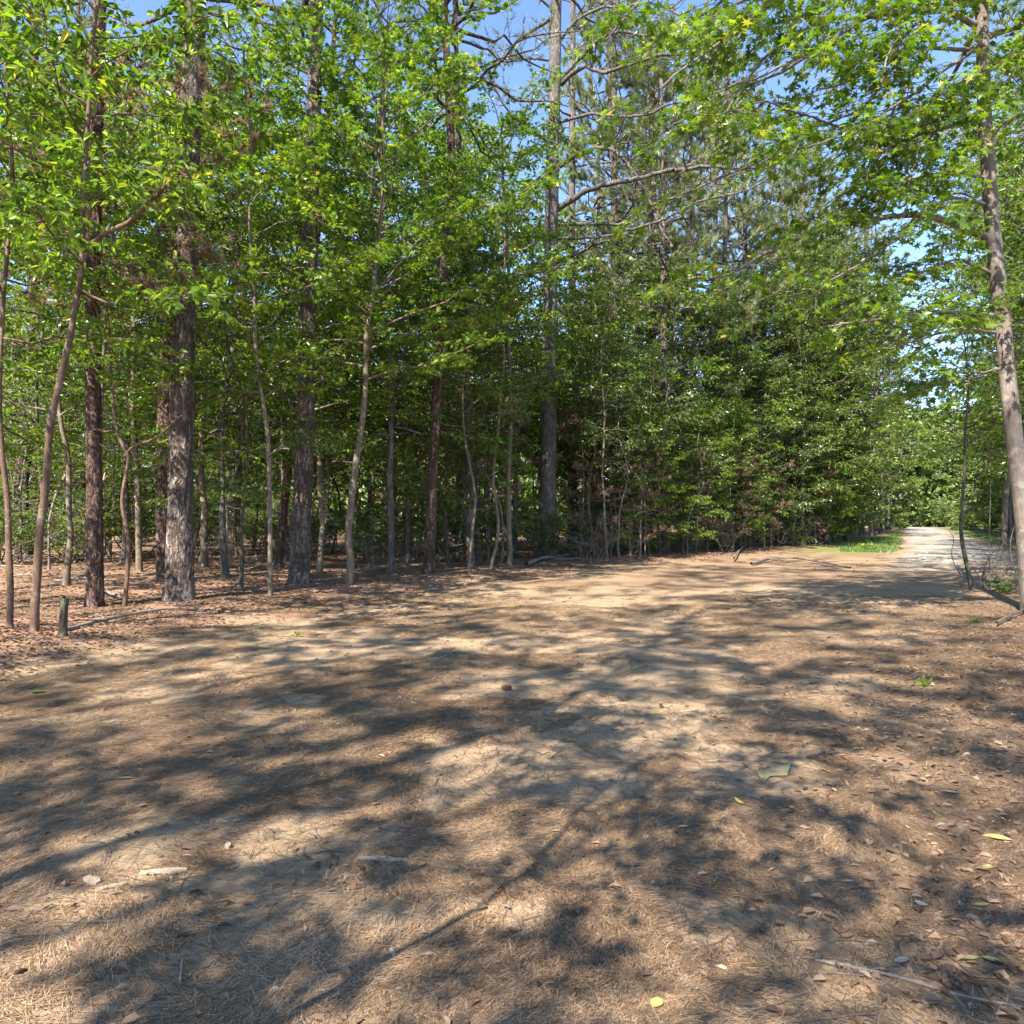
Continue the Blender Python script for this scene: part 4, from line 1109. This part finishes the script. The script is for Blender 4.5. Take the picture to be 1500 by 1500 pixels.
def fallen_leaf(px, py, L, W, a, m, label, tilt=.2, name='fallen_leaf', lobes=0):
    g = G(px, py); n = 9
    t = np.linspace(0, 1, n); w = W / 2 * np.sin(np.clip(t, .02, .99) * math.pi) ** .7 * (1 + lobes * np.sin(t * 20))
    mid = np.stack([(t - .5) * L, 0 * t, .012 + tilt * L * (t - .5) ** 2], 1)
    rt = mid + np.stack([0 * t, w, w * .25], 1); lt = mid + np.stack([0 * t, -w, w * .35], 1)
    V = np.stack([lt, mid, rt], 1).reshape(-1, 3); i = np.arange(n - 1)[:, None] * 3
    Q = np.concatenate([i + np.array([[0, 1, 4, 3]]), i + np.array([[1, 2, 5, 4]])], 0)
    V = np.vstack([V, V - np.array([0, 0, .0008])]); Q = np.vstack([Q, Q[:, ::-1] + n * 3])
    c, s2 = math.cos(a), math.sin(a)
    V = np.stack([V[:, 0] * c - V[:, 1] * s2, V[:, 0] * s2 + V[:, 1] * c, V[:, 2]], 1) + g
    return tag(MB().add(V, Q, .5, 0, True).build(name, M[m], origin=g), label, 'leaf')


fallen_leaf(946, 1228, .05, .03, 1.3, 'olive', 'small upright green-yellow leaf in the sunlit middle foreground')
fallen_leaf(1001, 1216, .05, .03, .2, 'white', 'small pale leaf right of the upright green-yellow leaf')
fallen_leaf(1083, 1182, .09, .025, 1.8, 'yellow', 'narrow curled golden leaf just below the big tan leaf', .5)
fallen_leaf(1391, 1161, .10, .035, -.4, 'white', 'bleached pale leaf on the right side litter')
fallen_leaf(1241, 1293, .055, .02, 0, 'white', 'tiny bright white leaf in the lower right centre')
fallen_leaf(962, 1476, .05, .04, 1.0, 'yellow', 'bright yellow leaf at the bottom edge of the drive')
fallen_leaf(1420, 1410, .065, .026, .1, 'olive', 'left one of two touching olive leaves above the pine cone')
fallen_leaf(1455, 1414, .065, .03, -.5, 'olive', 'right one of two touching olive leaves above the pine cone')
fallen_leaf(1460, 1232, .12, .06, -.4, 'yellow', 'large golden tan leaf at the right rim', .1)
fallen_leaf(1349, 1331, .05, .03, 2.2, 'white', 'cream curled leaf right of the tiny white leaf', .6)
fallen_leaf(1437, 1333, .07, .025, .1, 'olive', 'olive leaf lying alone at right, above the pair of olive leaves')
fallen_leaf(1447, 1276, .06, .035, .6, 'olive', 'broad olive-yellow leaf at the right rim, below the large golden one')
fallen_leaf(182, 1143, .10, .035, .0, 'olive', 'flat olive leaf in the shaded left foreground')
fallen_leaf(574, 1401, .05, .02, 2.0, 'white', 'small cream leaf at the bottom centre-left')
fallen_leaf(1320, 1410, .06, .03, .4, 'white', 'grey pale leaf left of the olive pair')
fallen_leaf(55, 1016, .12, .07, .2, 'grass', 'single fresh green leaf at the left edge of the drive')

# big angular tan leaf (or bark plate) near the centre right
g = G(1136, 1136)
out_ = [(1109, 1133), (1128, 1131), (1158, 1124), (1154, 1139), (1128, 1140), (1118, 1147)]
tpv = np.array([G(*q_) for q_ in out_]); tpv[:, 2] += np.array([.02, .03, .035, .012, .016, .01])
k = len(out_); V = np.vstack([tpv, tpv - np.array([0, 0, .003]), tpv.mean(0)[None] + np.array([0, 0, .008]), tpv.mean(0)[None]])
i = np.arange(k); j = (i + 1) % k
mb = MB(); mb.add(V, np.concatenate([np.stack([i, j, np.full(k, 2 * k)], 1), np.stack([j + k, i + k, np.full(k, 2 * k + 1)], 1)]))
mb.F.append((np.stack([i, i + k, j + k, j], 1), np.full(k, .5), 0, False))
tag(mb.build('tan_leaf', M['paleleaf'], origin=g), 'largest pale olive-tan angular leaf lying in shade right of centre', 'leaf')


def cone(px, py, L, W, a, label):
    """pine cone lying on its side: spiral of open scales round a core"""
    g = G(px, py); mb = MB()
    core = np.stack([np.linspace(-.5, .5, 10) * L, np.zeros(10), np.zeros(10)], 1)
    mb.add(*tubes(core[None], (W * .28 * np.sin(np.linspace(.3, math.pi - .1, 10)))[None], 8), smooth=True)
    n = 64; t = (np.arange(n) + .5) / n; ph = np.arange(n) * 2.39996
    rr = W * .5 * np.sin(np.clip(t * .9 + .12, 0, 1) * math.pi) ** .6
    rad = np.stack([np.zeros(n), np.cos(ph), np.sin(ph)], 1); ax = nrm(rad + np.array([.45, 0, 0]))
    c = np.stack([(t - .5) * L, np.zeros(n), np.zeros(n)], 1) + rad * rr[:, None] * .28
    side = np.cross(ax, rad); side = nrm(side); Ls = rr[:, None] * .95; Ws = W * .12
    q0 = c - side * Ws * .6; q1 = c + side * Ws * .6; q2 = c + ax * Ls + side * Ws; q3 = c + ax * Ls - side * Ws
    up = nrm(np.cross(side, ax)) * W * .04
    V = np.stack([q0, q1, q2, q3, q0 + up * .5, q1 + up * .5, q2 + up, q3 + up], 1)
    b_ = np.arange(n)[:, None] * 8
    Q = np.concatenate([b_ + np.array([r_]) for r_ in ([0, 1, 2, 3], [7, 6, 5, 4], [0, 4, 5, 1], [1, 5, 6, 2], [2, 6, 7, 3], [3, 7, 4, 0])], 0)
    mb.add(V, Q)
    for kk in range(len(mb.V)):
        v = mb.V[kk]; cs, s2 = math.cos(a), math.sin(a)
        mb.V[kk] = np.stack([v[:, 0] * cs - v[:, 1] * s2, v[:, 0] * s2 + v[:, 1] * cs, v[:, 2] + W * .42], 1) + g
    return tag(mb.build('pine_cone', M['cone'], origin=g), label, 'pine cone')


cone(1390, 1442, .085, .065, .5, 'open brown pine cone beside the longest grey stick')
cone(1145, 1084, .085, .05, .1, 'dark pine cone lying in shade above the big tan leaf')
cone(742, 1010, .10, .06, .3, 'brown pine cone on the drive in the sunlit centre')
cone(1416, 1042, .09, .06, -.2, 'dark pine cone in the shaded litter at far right')

# ------------------------------------------------------------------ grass by the road
def grass(n, name, label, mask, dlo, dhi, pxr, h=.10, w=.012):
    d = R.uniform(dlo, dhi, n); x = (R.uniform(*pxr, n) - 750) / F * d
    k = mask(x, d); x, d = x[k], d[k]; n = len(x)
    b_ = np.stack([x, d, H(x, d)], 1); a = R.random(n) * TAU
    hh = h * R.uniform(.5, 1.3, n)[:, None]
    tip = b_ + np.stack([R.normal(0, .4, n), R.normal(0, .4, n), np.ones(n)], 1) * hh
    sd = np.stack([np.cos(a), np.sin(a), 0 * a], 1) * w
    V = np.stack([b_ - sd, b_ + sd, tip], 1)
    tag(MB().add(V, np.arange(3 * n).reshape(-1, 3), R.random(n)).build(name, M['grass']), label, 'grass', kind='stuff')


def mask_l(x, d):
    return (sdist(x, d, EDGE_L) < .8) & (np.abs(sdist(x, d, ROAD_C)) > 1.9 + 1.2 * fbm(x * .6, d * .6, 3, 71)) & (sdist(x, d, ROAD_C) > 0) & (d > 29 + 9 * fbm(x * .35, d * .2, 3, 72)) & (R.random(len(x)) < sstep(.25, .6, fbm(x * .7, d * .7, 3, 73)))


grass(60000, 'grass_verge', 'green grass patch in the bend between thicket and gravel road', mask_l, 29, 80, (1230, 1400), .12, .02)
grass(50000, 'roadside_grass', 'sunlit grass strip right of the gravel road', lambda x, d: (sdist(x, d, ROAD_C) < -1.9 - 1.2 * fbm(x * .6, d * .6, 3, 74)) & (sdist(x, d, ROAD_C) > -7) & (R.random(len(x)) < sstep(.3, .6, fbm(x * .5, d * .5, 3, 75))), 28, 80, (1300, 1520), .10, .02)

# small green weeds at the right edge of the drive
for i, (px, py, s, lab) in enumerate([(1475, 872, .5, 'low leafy green weed at the foot of the right rim tree'), (1355, 1010, .12, 'tiny green seedling in the dark litter right of the drive'), (1425, 918, .16, 'small green weed in the sunlit litter near the right rim'),
                                      (1270, 808, .7, 'bright green weed at the near corner of the grass verge'), (435, 932, .12, 'tiny green seedling at the left wood edge')]):
    o = empty('weed', G(px, py), lab, 'weed')
    nb = 9
    bp = branches(np.zeros((nb, 3)), R.random(nb) * TAU, R.uniform(.5, 1.3, nb), s * R.uniform(.6, 1.1, nb), 5, -.2, .06)
    MB().add(*tubes(bp, np.linspace(.006, .002, 5)[None].repeat(nb, 0) * s * 2, 4)).build('stem', M['moss'], o)
    cb = MB(); leaf_on(cb, bp, 7, .28 * s, .13 * s); cb.build('leaves', M['leaf'], o)

# ------------------------------------------------------------------ far end of the road: pale poles and a parked car
for px, py0, py1, w, lab in [(1274, 774, 744, 5, 'thicker pale post at the far left of the road end'), (1305, 776, 738, 3, 'thin tall pale pole right of the thicker post at the road end')]:
    d = gd(py0) if py0 > 775 else 100.
    b = np.array([(px - 750) / F * d, d, 0.]); b[2] = float(H(b[:1], b[1:2])[0])
    hgt = (py0 - py1) / F * d + .6
    p = resample([b - UP * .2, b + UP * hgt], 12)
    o = empty('pole', b, lab, 'pole')
    MB().add(*tubes(p[None], np.full((1, 12), w * d / F / 2), 12), smooth=True).build('post', M['pole'], o, b)
    cap = resample([b + UP * (hgt - .02), b + UP * (hgt + .08)], 4)
    MB().add(*tubes(cap[None], np.array([[1.15, 1.2, .9, .05]]) * w * d / F / 2, 12), smooth=True).build('cap', M['pole'], o, b)


def car(loc, rz, label):
    root = empty('parked_car', loc, label, 'car'); root.rotation_euler = (0, 0, rz)
    prof = [(-2.1, .35), (-2.15, .62), (-2.0, .85), (-1.15, .95), (-.55, 1.42), (.75, 1.45), (1.35, 1.0), (1.95, .95), (2.12, .7), (2.1, .35)]
    n = len(prof); W = .86
    L_ = np.array([(x, -W * (1 if z < 1. else .80), z) for x, z in prof]); R_ = L_ * np.array([1, -1, 1])
    V = np.vstack([L_, R_]); i = np.arange(n); j = (i + 1) % n
    mb = MB(); mb.add(V, np.stack([i, j, j + n, i + n], 1)); mb.F.append((np.arange(n)[None, ::-1], np.array([.5]), 0, False)); mb.F.append((np.arange(n)[None] + n, np.array([.5]), 0, False))
    mb.build('body', M['carpaint'], root)
    def quad(name, pts, m):
        pts = np.array(pts, float); nn = nrm(np.cross(pts[1] - pts[0], pts[2] - pts[0])) * .012
        V = np.vstack([pts + nn, pts - nn * .2]); MB().add(V, [[0, 1, 2, 3], [7, 6, 5, 4], [0, 4, 5, 1], [1, 5, 6, 2], [2, 6, 7, 3], [3, 7, 4, 0]]).build(name, M[m], root)
    quad('windscreen', [(-1.10, .62, .99), (-1.10, -.62, .99), (-.60, -.60, 1.38), (-.60, .60, 1.38)][::-1], 'glass')
    quad('rear_window', [(1.30, -.62, 1.03), (1.30, .62, 1.03), (.82, .60, 1.40), (.82, -.60, 1.40)][::-1], 'glass')
    for s in (-1, 1):
        y = s * .785
        pts = [(-.95, y, 1.02), (1.15, y, 1.02), (.70, y * .93, 1.36), (-.52, y * .93, 1.36)]
        quad('side_window', pts if s < 0 else pts[::-1], 'glass')
        for x in (-1.3, 1.3):
            w = bpy.data.objects.new('wheel', None); COL.objects.link(w); w.parent = root; w.location = (x, s * .80, .32)
            p = np.array([[(0, -.1, 0), (0, -.1, 0), (0, .1, 0), (0, .1, 0)]], float) + np.array([[[0, -.001, 0], [0, 0, 0], [0, 0, 0], [0, .001, 0]]])
            MB().add(*tubes(p, np.array([[.2, .32, .32, .2]]), 20), smooth=False).build('tyre', M['rubber'], w)
            p2 = np.array([[(0, -.105, 0), (0, -.104, 0), (0, .104, 0), (0, .105, 0)]], float)
            MB().add(*tubes(p2, np.array([[.01, .2, .2, .01]]), 16)).build('rim', M['rim'], w)
        quad('headlight', [(-2.16, s * .72, .60), (-2.16, s * .45, .60), (-2.12, s * .45, .72), (-2.12, s * .72, .72)] if s < 0 else [(-2.16, s * .45, .60), (-2.16, s * .72, .60), (-2.12, s * .72, .72), (-2.12, s * .45, .72)], 'white')
    return root


d = 142.
car(((1352 - 750) / F * d, d, float(H(np.array([(1352 - 750) / F * d]), np.array([d]))[0])), math.radians(20), 'silver car parked at the far end of the gravel road')

# ------------------------------------------------------------------ light, sky, camera
w = bpy.data.worlds.new('World'); SC.world = w; w.use_nodes = True
nt = w.node_tree; bg = nt.nodes['Background']
sky = nt.nodes.new('ShaderNodeTexSky'); sky.sky_type = 'NISHITA'; sky.sun_disc = False
sky.sun_elevation = SUN_EL; sky.sun_rotation = SUN_AZ; sky.air_density = .65; sky.dust_density = .05; sky.ozone_density = 3.0
nt.links.new(sky.outputs[0], bg.inputs[0]); bg.inputs[1].default_value = .14
sun = bpy.data.lights.new('sun', 'SUN'); sun.energy = 5.; sun.angle = math.radians(.53); sun.color = (1., .94, .84)
so = bpy.data.objects.new('sun', sun); COL.objects.link(so)
from mathutils import Vector
so.rotation_euler = Vector(tuple(SV)).to_track_quat('Z', 'Y').to_euler()
cam = bpy.data.cameras.new('camera'); co = bpy.data.objects.new('camera', cam); COL.objects.link(co)
co.location = (0, 0, CZ); co.rotation_euler = (math.pi / 2, 0, 0)
cam.sensor_width = 36; cam.lens = 36 * F / 1500; cam.shift_y = (HY - 750) / 1500; cam.clip_end = 3000; cam.clip_start = .05
SC.camera = co
SC.view_settings.view_transform = 'Standard'; SC.view_settings.look = 'None'; SC.view_settings.exposure = 1.9; SC.view_settings.gamma = 1
SC.render.engine = 'CYCLES'
cy = SC.cycles
cy.max_bounces = 9; cy.diffuse_bounces = 7; cy.glossy_bounces = 2; cy.transmission_bounces = 7; cy.transparent_max_bounces = 4
cy.use_denoising = True; cy.caustics_reflective = False; cy.caustics_refractive = False
cy.sample_clamp_indirect = 10.
